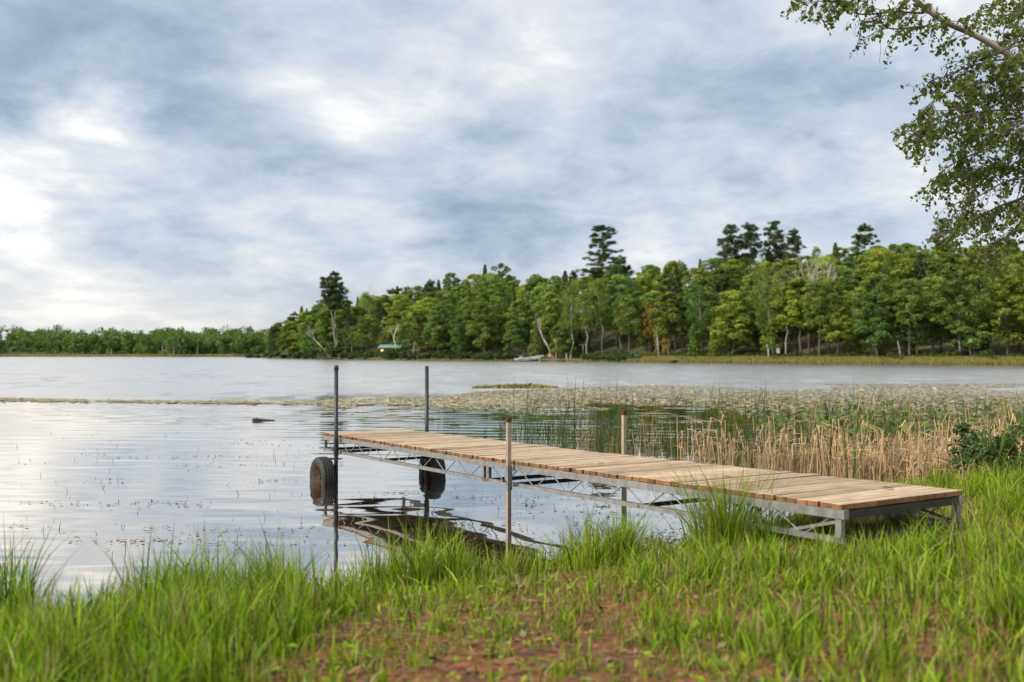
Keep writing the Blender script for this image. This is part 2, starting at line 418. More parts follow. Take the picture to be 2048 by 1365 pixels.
# ------------------------------------------------------------------ near bank
SHX = [-80, -30, -12, -6, -3.3, -1.2, 0.3, 1.2, 2.2, 3.1, 4.4, 6.2, 8.5, 13, 25, 60, 160]
SHY = [-30, -3, 3.7, 5.1, 5.85, 6.65, 7.6, 8.3, 9.3, 10.5, 11.5, 12.7, 14.4, 18, 27, 40, 70]
def shore_y(x): return np.interp(x, SHX, SHY)
_ph = rng.uniform(0, 6.28, (14, 2)); _fr = rng.normal(size=(14, 2)) * np.repeat([.6, 1.6], 7)[:, None]
def wob(x, y, k=14):
    s = 0
    for i in range(k): s = s + np.sin(_fr[i, 0] * x + _fr[i, 1] * y + _ph[i, 0]) * (1.0 if i < 7 else .45)
    return s / 4.0
def bank_z(x, y):
    d = (shore_y(x) - y)
    land = 0.60 * (1 - np.exp(-np.maximum(d, 0) / 1.75))
    sea = -0.55 * (1 - np.exp(np.minimum(d, 0) / 4.5))
    return land + sea + 0.022 * wob(x, y) * np.clip(d + 1.5, .2, 1)
def bank_mesh():
    xs = np.concatenate([np.linspace(-80, -8, 22)[:-1], np.linspace(-8, 10, 150), np.linspace(10, 160, 30)[1:]])
    ys = np.concatenate([np.linspace(-60, 0, 12)[:-1], np.linspace(0, 20, 170), np.linspace(20, 75, 26)[1:]])
    X, Y = np.meshgrid(xs, ys); Z = bank_z(X, Y)
    V = np.stack([X, Y, Z], -1).reshape(-1, 3); nx = len(xs)
    i = np.arange(len(ys) - 1)[:, None] * nx + np.arange(nx - 1)[None]
    F = np.stack([i, i + 1, i + 1 + nx, i + nx], -1).reshape(-1, 4)
    return np_mesh('near_bank', V, F, 'soil', smooth=True)
tag(link('ground', bank_mesh()), 'sloping red-brown soil bank of the near lakeshore', kind='structure')

# ------------------------------------------------------------------ lake
def lake_mesh():
    xs = np.concatenate([[-1500, -400, -120, -60, -36], np.arange(-24, 28, 0.22), [40, 70, 150, 400, 1500]])
    ys = np.concatenate([[-60, -20, 0], np.arange(4, 16, 0.05), np.arange(16, 42, 0.075), [48, 60, 90, 150, 300, 600, 1500, 3000]])
    X, Y = np.meshgrid(xs, ys)
    Z = np.zeros_like(X)
    g = np.random.default_rng(5)
    amp = np.interp(Y, [5, 8.5, 11, 14, 18, 24, 34, 40, 42], [0.004, 0.005, 0.009, 0.016, 0.024, 0.029, 0.026, 0.015, 0])
    amp = amp * np.interp(np.abs(X), [0, 22, 26, 1e4], [1, 1, 0, 0])
    amp = amp * np.interp(X, [-4.5, -1.5], [1.9, 1.0])
    patch = np.clip(0.65 + 0.55 * wob(X * .35, Y * .5), .15, 1.4)
    for i in range(16):
        lam = g.uniform(.28, 1.05); th = g.normal(R(86), R(9))
        kx, ky = math.cos(th) * 2 * math.pi / lam, math.sin(th) * 2 * math.pi / lam
        q = g.uniform(0, 6.28)
        warp = 0.9 * np.sin(X * g.uniform(.2, .7) + Y * g.uniform(.15, .4) + g.uniform(0, 6)) + .5 * np.sin(X * g.uniform(.7, 1.6) - Y * .5 + g.uniform(0, 6))
        Z += lam / (2 * math.pi) * np.sin(kx * X + ky * Y + q + warp) / math.sqrt(8)
    Z = Z * amp * patch
    Z[(Y >= 41.9) | (np.abs(X) > 25)] = 0
    V = np.stack([X, Y, Z], -1).reshape(-1, 3); nx = len(xs)
    i = np.arange(len(ys) - 1)[:, None] * nx + np.arange(nx - 1)[None]
    F = np.stack([i, i + 1, i + 1 + nx, i + nx], -1).reshape(-1, 4)
    return np_mesh('lake', V, F, 'water', smooth=True)
tag(link('water', lake_mesh()), 'grey rippled lake water mirroring the clouds', kind='structure')

# ------------------------------------------------------------------ far shore terrain
SPX = [496, 515, 530, 620, 800, 1040, 1200, 1400, 1600, 1800, 2048, 2300, 2700]
SPY = [716.4, 716.7, 717.0, 718.5, 720.8, 722.8, 724.0, 726.3, 728.0, 730.0, 731.8, 734, 738]
def far_Y(px): return CH * FPX / (np.interp(px, SPX, SPY) - HZ)
SKX = [380, 500, 540, 560, 600, 640, 700, 740, 800, 860, 900, 960, 1000, 1060, 1120, 1180, 1220, 1300, 1400, 1500, 1560, 1620, 1700, 1760, 1800, 1900, 1960, 2048, 2300, 2700]
SKY = [662, 660, 655, 635, 612, 602, 602, 592, 578, 572, 562, 553, 550, 557, 552, 543, 532, 533, 517, 508, 503, 500, 492, 494, 490, 483, 486, 482, 480, 480]
def ridge(px):
    Y = far_Y(px) + 75
    return np.maximum(CH + (HZ - np.interp(px, SKX, SKY)) / FPX * Y - 12.5, 2.0) * np.interp(px, [520, 640], [0.0, 1.0])
def sm(x): x = np.clip(x, 0, 1); return x * x * (3 - 2 * x)
def hill_z(px, off):
    return (0.55 * sm(off / 3.0) + 0.9 * sm((off - 4) / 14)) * np.interp(px, [498, 530], [0.1, 1.0]) + ridge(px) * sm((off - 8) / 62.0)
def far_pt(px, off):
    Y = float(far_Y(px)) + off
    return Vector(((px - 1024) / FPX * Y, Y, float(hill_z(px, off))))
def far_mesh():
    pxs = np.linspace(496, 2700, 240); offs = np.concatenate([[-6, -2, 0], np.linspace(1, 20, 20), np.linspace(24, 140, 24), [220, 400]])
    P, O = np.meshgrid(pxs, offs)
    Y = far_Y(P) + O; X = (P - 1024) / FPX * Y
    Z = np.where(O < 0, O * .12, hill_z(P, np.maximum(O, 0)) + 0.05 * wob(X * .5, Y * .5))
    V = np.stack([X, Y, Z], -1).reshape(-1, 3); nx = len(pxs)
    i = np.arange(len(offs) - 1)[:, None] * nx + np.arange(nx - 1)[None]
    F = np.stack([i, i + 1, i + 1 + nx, i + nx], -1).reshape(-1, 4)
    return np_mesh('far_hill', V, F, 'floor', smooth=True)
tag(link('hillside', far_mesh()), 'wooded hillside rising behind the opposite lakeshore', kind='structure')
# the more distant shore on the left
LY = 426.0
def left_mesh():
    xs = np.linspace(-520, -60, 60); offs = np.array([-8, 0, 3, 12, 40, 90, 160, 300, 600])
    X, O = np.meshgrid(xs, offs); Z = np.where(O < 0, -.8, 0.5 * sm(O / 3) + 7.0 * sm((O - 20) / 150))
    V = np.stack([X, LY + O + .00012 * (X + 250) ** 2, Z], -1).reshape(-1, 3); nx = len(xs)
    i = np.arange(len(offs) - 1)[:, None] * nx + np.arange(nx - 1)[None]
    return np_mesh('left_shore', V, np.stack([i, i + 1, i + 1 + nx, i + nx], -1).reshape(-1, 4), 'floor', smooth=True)
tag(link('distant_shore', left_mesh()), 'low distant lakeshore under the woods', kind='structure')

# ------------------------------------------------------------------ dock
A = 0.555
DN = Vector((2.054, 6.198, 0))
D = Vector((-math.sin(A), math.cos(A), 0)); W_ = Vector((math.cos(A), math.sin(A), 0))
LS, WD = 4.41, 1.22
ZN, ZJ, ZF = CH - 0.944, CH - 1.040, CH - 1.100           # deck top at the land end, joint, lake end
TH, RAILH, BT = 0.245, 0.058, 0.036
def dz(q): return ZN + (ZJ - ZN) * q / LS if q <= LS else ZJ + (ZF - ZJ) * (q - LS) / LS
def dp(q, s, z=0.0): 
    p = DN + D * q + W_ * s; p.z = dz(q) + z; return p     # q along, s across (0 = left edge), z relative to deck top

dock = thing('dock', (0, 0, 0), 'long wooden plank dock on a steel truss frame running into the lake', 'dock')
# planks
def plank_mesh():
    bm = bmesh.new(); bmesh.ops.create_cube(bm, size=1.0)
    for v in bm.verts: v.co = Vector((v.co.x * WD, v.co.y * 0.0865, v.co.z * BT))
    bmesh.ops.bevel(bm, geom=list(bm.edges), offset=0.0028, segments=1, affect='EDGES')
    me = bpy.data.meshes.new('plank'); bm.to_mesh(me); bm.free()
    me.materials.append(M['deck']); me.materials.append(M['deckend'])
    for f in me.polygons: f.material_index = 0 if f.normal.z > 0.5 else 1
    return me
PM = plank_mesh()
npl = int(LS * 2 / 0.0945)
for i in range(npl):
    q = 0.045 + i * (2 * LS - 0.09) / (npl - 1)
    up = 0.004 * rnd.random() + (0.006 if rnd.random() < 0.06 else 0)
    o = link('plank', PM, dock)
    sl = rnd.gauss(0, .006)
    c = dp(q, WD / 2 + sl, -BT / 2 + up)
    slope = math.atan((ZJ - ZN) / LS) if q < LS else math.atan((ZF - ZJ) / LS)
    o.matrix_local = Matrix.Translation(c) @ Matrix.Rotation(A + rnd.gauss(0, .0022), 4, 'Z') @ Matrix.Rotation(slope + rnd.gauss(0, .01), 4, 'X') @ Matrix.Rotation(rnd.gauss(0, .0022), 4, 'Y') @ Matrix.Diagonal((1 + rnd.gauss(0, .006), rnd.uniform(.965, 1.03), 1, 1))
# frames
zr0, zr1 = -BT - RAILH / 2 + .002, -TH + 0.018
for sec in range(2):
    q0, q1 = (0.0, LS - .012) if sec == 0 else (LS + .012, 2 * LS)
    ext = 0.06 if sec == 1 else 0.0
    for s, side in ((0.0, -1), (WD, 1)):
        so = s + side * (-0.018)
        b = MB(); b.beam(dp(q0 - .015, so, zr0), dp(q1 + ext, so, zr0), 0.045, RAILH); b.build('top_rail', 'steel', dock)
        b = MB(); b.beam(dp(q0, so, zr1), dp(q1, so, zr1), 0.036, 0.036); b.build('bottom_rail', 'steel', dock)
        for q in (q0 + .035, q1 - .035):
            b = MB(); b.beam(dp(q, so, zr0 - RAILH / 2 + .002), dp(q, so, zr1 - (.0 if q > .1 else .012)), 0.036, 0.046, up=D); b.build('end_upright', 'steel', dock)
        nper = 8; L_ = (q1 - q0 - .14); per = L_ / nper
        for k in range(nper):
            qa = q0 + .07 + k * per
            zt, zb = zr0 - RAILH / 2 + .003, zr1 + .014
            for (u0, u1) in ((qa + .03, qa + per * .5 - .025), (qa + per - .03, qa + per * .5 + .025)):
                b = MB(); b.tube([dp(u0, so, zt), dp(u1, so, zb)], 0.0058, 6); b.build('truss_rod', 'rod', dock)
for q, zz, hh, mt in ((0.02, -BT - .032, .05, 'darksteel'), (0.05, zr1, .034, 'darksteel'), (LS - .05, zr1, .034, 'darksteel'), (3.80, zr1 + .01, .034, 'darksteel'),
                  (2 * LS - .62, zr1 + .01, .034, 'darksteel'), (2 * LS - .04, zr1, .034, 'darksteel'), (2 * LS - 1.9, zr1, .03, 'darksteel'), (2.0, zr1, .03, 'darksteel')):
    b = MB(); b.beam(dp(q, .0, zz), dp(q, WD, zz), .034, hh); b.build('cross_bar', mt, dock)
for s0, s1 in ((0.02, WD - .02),):
    b = MB(); b.beam(dp(.05, s1, zr1 + .01), dp(.75, s1, zr0), .012, .02); b.build('end_brace', 'darksteel', dock)
    b = MB(); b.beam(dp(.05, s0, zr0 - .05), dp(.5, s0, zr1), .012, .02); b.build('end_brace', 'rod', dock)
# posts
def post(q, s, top, kind):
    base = dp(q, s); base.z = -0.62
    p = bpy.data.objects.new('post', None); COL.objects.link(p); p.parent = dock; p.location = base
    H = top + .62
    if kind in ('cap_pipe', 'pipe'):
        b = MB(); b.tube([(0, 0, 0), (0, 0, H)], .0265, 14); b.build('pipe', 'pipe', p, True)
        if kind == 'cap_pipe':
            b = MB(); b.tube([(0, 0, H - .035), (0, 0, H + .005), (0, 0, H + .022), (0, 0, H + .03)], [.031, .032, .024, .008], 14); b.build('cap', 'darkcap', p, True)
    else:
        b = MB(); b.box((0, 0, H / 2), (.037, .037, H), Matrix.Rotation(A, 3, 'Z')); b.build('square_tube', 'tube', p)
        b = MB(); b.box((0, 0, H - .012), (.042, .042, .046), Matrix.Rotation(A, 3, 'Z')); b.build('cap', 'cap', p)
    # sleeve bolted to the frame
    zc = dz(q) - BT - .05 + .62
    b = MB(); b.box((0, 0, zc - .07), (.050, .054, .23), Matrix.Rotation(A, 3, 'Z')); b.build('sleeve', 'darksteel' if 'pipe' in kind else 'steel', p)
    sd = -1 if s < .5 else 1
    b = MB(); c = W_ * (sd * .035); b.tube([(c.x, c.y, zc - .10), (c.x * 1.9, c.y * 1.9, zc - .10)], .009, 6); b.build('set_bolt', 'darksteel', p)
post(2 * LS - .62, -.06, 1.518, 'cap_pipe')
post(2 * LS - .62, WD + .055, 1.525, 'pipe')
post(3.86, -.062, 1.085, 'tube')
post(3.80, WD + .055, 1.115, 'tube')
# wheels
def wheel(q, s, zc=0.065):
    wl = bpy.data.objects.new('wheel', None); COL.objects.link(wl); wl.parent = dock
    c = dp(q, s); c.z = zc; wl.location = c; wl.rotation_euler = (0, 0, A); wl.scale = (.92, .88, .88)
    # tyre as a lathed profile about the local X axis
    prof = [(-.075, .185), (-.098, .215), (-.104, .25), (-.092, .288), (-.070, .303), (-.045, .308), (-.041, .299), (-.036, .308), (-.003, .311), (0, .302), (.003, .311), (.036, .308), (.041, .299), (.045, .308), (.070, .303), (.092, .288), (.104, .25), (.098, .215), (.075, .185)]
    n = 48; vs = []; fs = []
    for k in range(n):
        a_ = 2 * math.pi * k / n
        for (x, r) in prof:
            rr = r - (.006 if (k % 2 and abs(x) > .045 and abs(x) < .095 and r > .28) else 0)
            vs.append((x, rr * math.cos(a_), rr * math.sin(a_)))
    m_ = len(prof)
    for k in range(n):
        for j in range(m_ - 1):
            fs.append((k * m_ + j, ((k + 1) % n) * m_ + j, ((k + 1) % n) * m_ + j + 1, k * m_ + j + 1))
    b = MB(); b.add(vs, fs); b.build('tyre', 'rubber', wl, True)
    rp = [(-.082, .195), (-.080, .178), (.03, .165), (.04, .07), (.015, .055), (.015, .0)]
    vs = []; fs = []; n = 32
    for k in range(n):
        a_ = 2 * math.pi * k / n
        for (x, r) in rp: vs.append((x, r * math.cos(a_), r * math.sin(a_)))
    m_ = len(rp)
    for k in range(n):
        for j in range(m_ - 1): fs.append((k * m_ + j, ((k + 1) % n) * m_ + j, ((k + 1) % n) * m_ + j + 1, k * m_ + j + 1))
    b = MB(); b.add(vs, fs); b.tube([(.0, 0, 0), (-.055, 0, 0)], .022, 10); b.build('rim', 'rust', wl, True)
wheel(2 * LS - .50, -.20)
wheel(2 * LS - .50, WD + .20)
for s0, s1 in ((-.20, -.03), (WD + .03, WD + .21)):
    b = MB(); p0, p1 = dp(2 * LS - .50, s0), dp(2 * LS - .50, s1); p0.z = p1.z = .065
    b.beam(p0, p1, .03, .03); b.build('axle', 'darksteel', dock)
# leaves fallen on the deck
def deck_leaf(q, s, col, size, label):
    g = np.random.default_rng(int(q * 100))
    V, F, T = cards(np.zeros((1, 3)), np.array([[0.1, .1, 1.0]]), size, 1.1, g)
    o = link('fallen_leaf', np_mesh('fallen_leaf', V, F, col, T)); o.location = dp(q, s, .014); tag(o, label, 'leaf')
deck_leaf(1.55, .52, 'grass', .07, 'small yellow-green leaf lying on the dock planks')
deck_leaf(.32, .85, 'litter', .10, 'curled brown leaf lying near the land end of the dock')
deck_leaf(3.05, .42, 'litter', .09, 'dark brown leaf lying mid-dock between the tan posts')

# ------------------------------------------------------------------ near-shore vegetation
def frame_ok(x, y, m_=1.2): return np.abs(x) < (0.53 * y + m_)
g = np.random.default_rng(21)
def under_dock(x, y, pad=0.0):
    rx, ry = x - DN.x, y - DN.y
    q = rx * D.x + ry * D.y; s = rx * W_.x + ry * W_.y
    return (q > -0.02 - pad) & (q < 9) & (s > .05 - pad) & (s < WD - .05 + pad)
# soil showing patches: probability of grass
def grass_density(x, y):
    px = 1024 + x / y * FPX; py = HZ + (CH - bank_z(x, y)) / y * FPX
    dirt = np.exp(-(((px - 1090) / 360) ** 2 + ((py - 1340) / 85) ** 2) ** 1.5)
    dirt = np.maximum(dirt, .85 * np.exp(-(((px - 1890) / 75) ** 2 + ((py - 1310) / 60) ** 2)))
    dirt = np.maximum(dirt, .75 * np.exp(-(((px - 1300) / 420) ** 2 + ((py - 1235) / 32) ** 2)))
    dirt = np.maximum(dirt, .85 * np.exp(-(((px - 1900) / 120) ** 2 + ((py - 1075) / 22) ** 2)))
    tuft = np.clip(.5 + .75 * wob(x * 2.6 + 3, y * 2.6), np.interp(px, [350, 800, 1250, 1500], [.7, .10, .12, .45]), 1)
    return np.clip(tuft * (1 - .80 * dirt), 0, 1), dirt, px, py
def scatter(n, x0, x1, y0, y1):
    x = g.uniform(x0, x1, n); y = g.uniform(y0, y1, n); return x, y
parts = []
# short meadow grass on the bank
x, y = scatter(330000, -6.5, 8, 2.2, 11)
k = frame_ok(x, y) & (y < shore_y(x) + .12); x, y = x[k], y[k]
den, dirt, px, py = grass_density(x, y)
k = g.random(len(x)) < den * np.interp(y, [2, 4, 8], [.8, .75, .6]) * np.interp(shore_y(x) - y, [-.1, .9], [.35, 1]); x, y, px, py, dirt = x[k], y[k], px[k], py[k], dirt[k]
k = ~under_dock(x, y) | (g.random(len(x)) < .85); x, y, px, py, dirt = x[k], y[k], px[k], py[k], dirt[k]
n = len(x); z = bank_z(x, y)
hh = g.gamma(5, .2, n) * np.interp(shore_y(x) - y, [-.1, .5, 2.5, 6], [.09, .10, .085, .075]) * (1 - .35 * dirt)
hh = np.where((px > 1700) & (y < 6.5), hh * 1.2, hh); hh = hh * np.interp(px, [300, 800], [1.45, 1.0])
parts.append(blades(np.stack([x, y, z - .01], 1), hh, g.gamma(4, .0014, n) * np.interp(hh, [.05, .2], [.8, 1.2]), g.uniform(0, 6.28, n), g.beta(1.6, 2.5, n) * 1.1, g))
# small tufts sprouting from the bare soil
for i in range(150):
    ty = g.uniform(3.2, 5.6); tx = g.uniform(560, 1980); n = int(g.integers(10, 34))
    x = (tx - 1024) / FPX * ty + g.normal(0, .022, n); y = ty + g.normal(0, .022, n)
    parts.append(blades(np.stack([x, y, bank_z(x, y) - .01], 1), g.uniform(.05, .16) * g.uniform(.5, 1.1, n), g.uniform(.003, .008, n), g.uniform(0, 6.28, n), g.beta(2, 2.5, n), g))
# tall fringe along the water, in uneven tussocks: (px, root_y, spread_px, height m, count, greenness)
tuss = [(15, 6.0, 40, .42, 260), (130, 5.6, 80, .15, 220), (250, 6.0, 60, .27, 420), (330, 6.1, 55, .34, 600), (420, 6.2, 60, .36, 800), (500, 6.3, 55, .35, 700), (575, 6.3, 50, .31, 550), (640, 6.5, 45, .20, 300),
        (720, 6.8, 60, .24, 500), (800, 6.9, 50, .30, 600), (870, 6.8, 50, .36, 800), (940, 6.9, 45, .28, 550), (1010, 7.3, 50, .22, 350), (1080, 7.3, 50, .20, 300), (1150, 7.0, 45, .30, 450), (1215, 7.0, 45, .31, 500), (1290, 7.1, 60, .22, 350),
        (60, 4.9, 130, .17, 600), (230, 4.7, 120, .18, 700), (380, 4.9, 120, .20, 800), (560, 5.2, 120, .24, 700), (150, 4.0, 160, .24, 1200), (400, 4.1, 150, .22, 1000), (60, 3.4, 160, .22, 900), (330, 3.5, 150, .20, 800), (560, 4.4, 120, .20, 700), (700, 5.6, 100, .20, 600),
        (1990, 5.2, 70, .30, 600), (1850, 5.6, 90, .20, 500), (1420, 5.6, 140, .17, 700), (1600, 5.4, 130, .17, 700), (1760, 5.0, 130, .17, 600), (2040, 4.2, 60, .32, 500), (1330, 4.2, 90, .16, 220), (1640, 3.9, 120, .16, 400),
        (1975, 8.6, 70, .20, 700), (2040, 9.2, 60, .24, 700), (2035, 7.2, 50, .22, 500), (1960, 10.4, 60, .18, 500), (1880, 9.8, 70, .22, 600), (1800, 9.2, 80, .20, 500), (2100, 8.0, 70, .26, 500), (2120, 10.0, 90, .26, 600), (1720, 9.4, 60, .18, 350)]
for (tx, ty, sp_, ht, cnt) in tuss:
    ty = ty - (.55 if tx < 1000 and ty > 5.5 else .35 if tx < 1320 and ty > 6.5 else 0); ht *= 1.12
    nc = max(4, cnt // 45)
    cxs = (tx + g.normal(0, sp_ * .55, nc) - 1024) / FPX * ty; cys = ty + g.normal(0, .22, nc)
    w_ = g.integers(0, nc, cnt)
    x = cxs[w_] + g.normal(0, .035, cnt); y = cys[w_] + g.normal(0, .05, cnt)
    k = (y < shore_y(x) + .25) & ~under_dock(x, y); x, y = x[k], y[k]; n = len(x)
    z = np.maximum(bank_z(x, y), -.05)
    hs = (g.uniform(.4, 1.3, nc))[w_][k]
    h_ = ht * hs * np.clip(g.normal(.8, .25, n), .2, 1.45)
    parts.append(blades(np.stack([x, y, z - .01], 1), h_, g.uniform(.004, .0085, n), g.uniform(0, 6.28, n), g.beta(1.5, 3.0, n) * 1.05, g))
for (tx, ty, n, h0) in ((30, 5.5, 14, .62), (330, 5.6, 60, .50), (440, 5.8, 80, .55), (540, 5.9, 60, .50), (380, 5.0, 40, .36), (150, 4.6, 40, .32), (640, 6.1, 10, .42), (880, 6.4, 18, .46), (1180, 6.8, 16, .44), (1010, 6.7, 8, .36), (740, 6.2, 10, .36), (2020, 8.2, 14, .34)):
    x = (tx + g.normal(0, 38, n) - 1024) / FPX * ty; y = ty + g.normal(0, .2, n); z = bank_z(x, y)
    parts.append(blades(np.stack([x, y, z - .01], 1), h0 * g.uniform(.6, 1.15, n), g.uniform(.005, .011, n), g.uniform(0, 6.28, n), g.uniform(.15, .75, n), g))
V, F, T = join_np(parts)
tag(link('grass', np_mesh('grass', V, F, 'grass', T)), 'bright green grass covering the near bank', 'grass', kind='stuff')

# low broad-leaved weeds in the soil
x, y = scatter(26000, -5, 6, 2.2, 9.5); k = frame_ok(x, y) & (y < shore_y(x) - .2); x, y = x[k], y[k]
kk = wob(x * 3.1 + 9, y * 3.1) > .30; x, y = x[kk], y[kk]; k = ~under_dock(x, y, .05); x, y = x[k], y[k]; n = len(x)
C = np.stack([x, y, bank_z(x, y) + g.uniform(.005, .05, n)], 1); N = np.stack([g.normal(0, .35, n), g.normal(0, .35, n), np.ones(n)], 1)
V, F, T = cards(C, N, g.gamma(4, .006, n), 1.2, g)
tag(link('weeds', np_mesh('weeds', V, F, 'grass', T)), 'low leafy weeds creeping over the bare soil', 'weeds', kind='stuff')
x, y = scatter(9000, -5, 6, 2.2, 9.5); k = frame_ok(x, y) & (y < shore_y(x) - .1) & ~under_dock(x, y, .1); x, y = x[k], y[k]; n = len(x)
C = np.stack([x, y, bank_z(x, y) + g.uniform(.003, .02, n)], 1); N = np.stack([g.normal(0, .4, n), g.normal(0, .4, n), np.ones(n)], 1)
V, F, T = cards(C, N, g.uniform(.012, .05, n), g.uniform(1, 2.2, n)[:, None], g)
tag(link('leaf_litter', np_mesh('leaf_litter', V, F, 'litter', T)), 'brown dead leaf litter strewn over the soil', 'litter', kind='stuff')

tw = MB(); tr_ = random.Random(61)
for i in range(420):
    X_, Y_ = tr_.uniform(-3.5, 4.5), tr_.uniform(2.6, 7.5); z_ = float(bank_z(np.array(X_), np.array(Y_))) + .008; a_ = tr_.uniform(0, 6.28); L_ = tr_.uniform(.04, .22)
    tw.tube([(X_, Y_, z_), (X_ + math.cos(a_) * L_ * .5, Y_ + math.sin(a_) * L_ * .5, z_ + .008), (X_ + math.cos(a_ + .3) * L_, Y_ + math.sin(a_ + .3) * L_, z_)], [.003, .0028, .0015], 4)
for i in range(500):
    X_, Y_ = tr_.uniform(-3.5, 4.5), tr_.uniform(2.6, 7.5); z_ = float(bank_z(np.array(X_), np.array(Y_))); r_ = tr_.uniform(.005, .016)
    tw.tube([(X_ - r_, Y_, z_), (X_ - r_ * .5, Y_, z_ + r_ * .3), (X_ + r_ * .6, Y_ + r_ * .2, z_ + r_ * .3), (X_ + r_ * 1.1, Y_, z_)], [r_ * .3, r_ * .9, r_ * .8, r_ * .2], 5)
tag(tw.build('twigs_and_pebbles', 'bark'), 'small twigs and pebbles lying on the bare soil', 'twigs', kind='stuff')
# distinct tall sedge clumps
def sedge(px, Y, ht, cnt, spread, label, seed, col=(1, 1, 1, 1), wmin=.004, wmax=.009, bendk=.85, base_z=None):
    gg = np.random.default_rng(seed)
    X = (px - 1024) / FPX * Y; z0 = float(bank_z(np.array(X), np.array(Y))) if base_z is None else base_z
    ang = gg.uniform(0, 6.28, cnt); rr = np.abs(gg.normal(0, spread, cnt))
    P = np.stack([np.cos(ang) * rr, np.sin(ang) * rr, np.full(cnt, -.02)], 1)
    h = ht * np.clip(gg.normal(.8, .22, cnt), .25, 1.2)
    V, F, T = blades(P, h, gg.uniform(wmin, wmax, cnt), ang + gg.normal(0, .5, cnt), gg.beta(2, 2.6, cnt) * bendk, gg)
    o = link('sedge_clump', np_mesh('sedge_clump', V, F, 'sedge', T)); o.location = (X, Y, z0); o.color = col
    return tag(o, label, 'sedge')
sedge(1455, 6.95, .62, 420, .13, 'tall airy sedge clump growing against the near side of the dock', 1)
sedge(1425, 7.25, .40, 200, .10, 'shorter grass clump at the water edge below the dock rail', 2)
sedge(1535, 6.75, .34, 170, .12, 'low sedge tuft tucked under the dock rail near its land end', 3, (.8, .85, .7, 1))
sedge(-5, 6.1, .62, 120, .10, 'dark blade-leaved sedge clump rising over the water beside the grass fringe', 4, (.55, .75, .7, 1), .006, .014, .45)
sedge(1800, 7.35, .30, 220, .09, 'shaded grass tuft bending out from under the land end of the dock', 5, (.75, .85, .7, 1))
sedge(1700, 9.4, .30, 120, .10, 'fine grass sprig growing over the far edge of the dock planks', 6)

# ------------------------------------------------------------------ reeds, rushes, water plants behind the dock
def reed_clump_mesh(seed, n, tall):
    gg = random.Random(seed); b = MB(); tints = []
    for k in range(n):
        x, y = gg.gauss(0, .17), gg.gauss(0, .17)
        h = tall * gg.uniform(.3, 1.15) ; r = gg.uniform(.005, .0095)
        lx, ly = gg.gauss(0, .20), gg.gauss(0, .16)
        nv0 = len(b.v)
        if gg.random() < .62:      # broken over
            hb = h * gg.uniform(.5, .9); ang = gg.uniform(0, 6.28); dn = gg.uniform(-.5, .25); L = gg.uniform(.15, .40)
            p1 = Vector((x + lx * hb, y + ly * hb, hb))
            p2 = p1 + Vector((math.cos(ang) * L, math.sin(ang) * L, dn * L))
            b.tube([(x, y, -.3), p1, p2], [r, r * .9, r * .5], 4)
        else:
            b.tube([(x, y, -.3), (x + lx * h * .5, y + ly * h * .5, h * .5), (x + lx * h, y + ly * h, h)], [r, r * .95, r * .6], 4)
        a_, b_ = gg.random(), gg.random()
        tints += [(a_, b_, .5)] * (len(b.v) - nv0)
        if gg.random() < .7:       # hanging dry leaf
            nv0 = len(b.v)
            ang = gg.uniform(0, 6.28); L = gg.uniform(.12, .35); hz_ = h * gg.uniform(.3, .8)
            q0 = Vector((x + lx * hz_, y + ly * hz_, hz_)); q1 = q0 + Vector((math.cos(ang) * L * .4, math.sin(ang) * L * .4, L * .25)); q2 = q0 + Vector((math.cos(ang) * L, math.sin(ang) * L, -L * .6))
            s_ = Vector((-math.sin(ang), math.cos(ang), 0)) * .006
            b.add([q0 - s_, q0 + s_, q1 + s_, q1 - s_, q2], [(0, 1, 2, 3), (3, 2, 4)])
            tints += [(a_, gg.random(), .5)] * (len(b.v) - nv0)
    me = b.mesh('dry_reeds', 'dry')
    a = me.color_attributes.new('tint', 'FLOAT_COLOR', 'POINT')
    a.data.foreach_set('color', np.array([(*t_, 1) for t_ in tints], np.float32).ravel())
    return me
RM = [reed_clump_mesh(100 + i, [12, 16, 9, 14, 18, 5][i], [.62, .75, .85, .6, .7, .95][i]) for i in range(6)]
def reed(px, Y, sc, mi, label, group=None):
    o = link('dry_cattail_clump', RM[mi]); X = (px - 1024) / FPX * Y
    z = max(0.0, float(bank_z(np.array(X), np.array(Y))))
    o.location = (X, Y, z); o.rotation_euler = (0, 0, rnd.uniform(0, 6.28)); o.scale = (sc, sc, sc * rnd.uniform(.9, 1.15))
    return tag(o, label, 'reeds', group)
RG = 'broken tan cattail clumps massed beside the dock'
RL = 'broken tan dry cattail clump in the dense stand beside the dock'
for i in range(92):
    t_ = rnd.random() ** .75
    px = 1530 + 430 * t_ + rnd.gauss(0, 14)
    Y = np.interp(px, [1560, 1700, 1850, 1960], [14.6, 13.3, 12.2, 12.0]) + abs(rnd.gauss(0, 1.9))
    sc = rnd.uniform(.72, 1.1)
    zone = 'at the open-water end of the stand' if px < 1680 else 'around the tall arching green cattail' if px < 1770 else 'in the thick middle of the stand' if px < 1890 else 'next to the green fan on the bank'
    reed(px, Y, sc, rnd.randrange(5), ('tall' if sc > .92 else 'short') + ' broken tan dry cattail clump ' + zone, RG)
for px, Y, sc, mi in ((1385, 15.6, .8, 0), (1415, 15.8, .95, 1), (1440, 15.2, 1.0, 1), (1450, 15.8, 1.1, 2), (1475, 15.4, .9, 0), (1505, 15.2, .8, 3), (1535, 14.8, .8, 3), (1360, 16.2, .8, 5)):
    reed(px, Y, sc, mi, 'upright tan dry cattail clump in open water beyond the dock planks', 'upright dry cattails in open water')
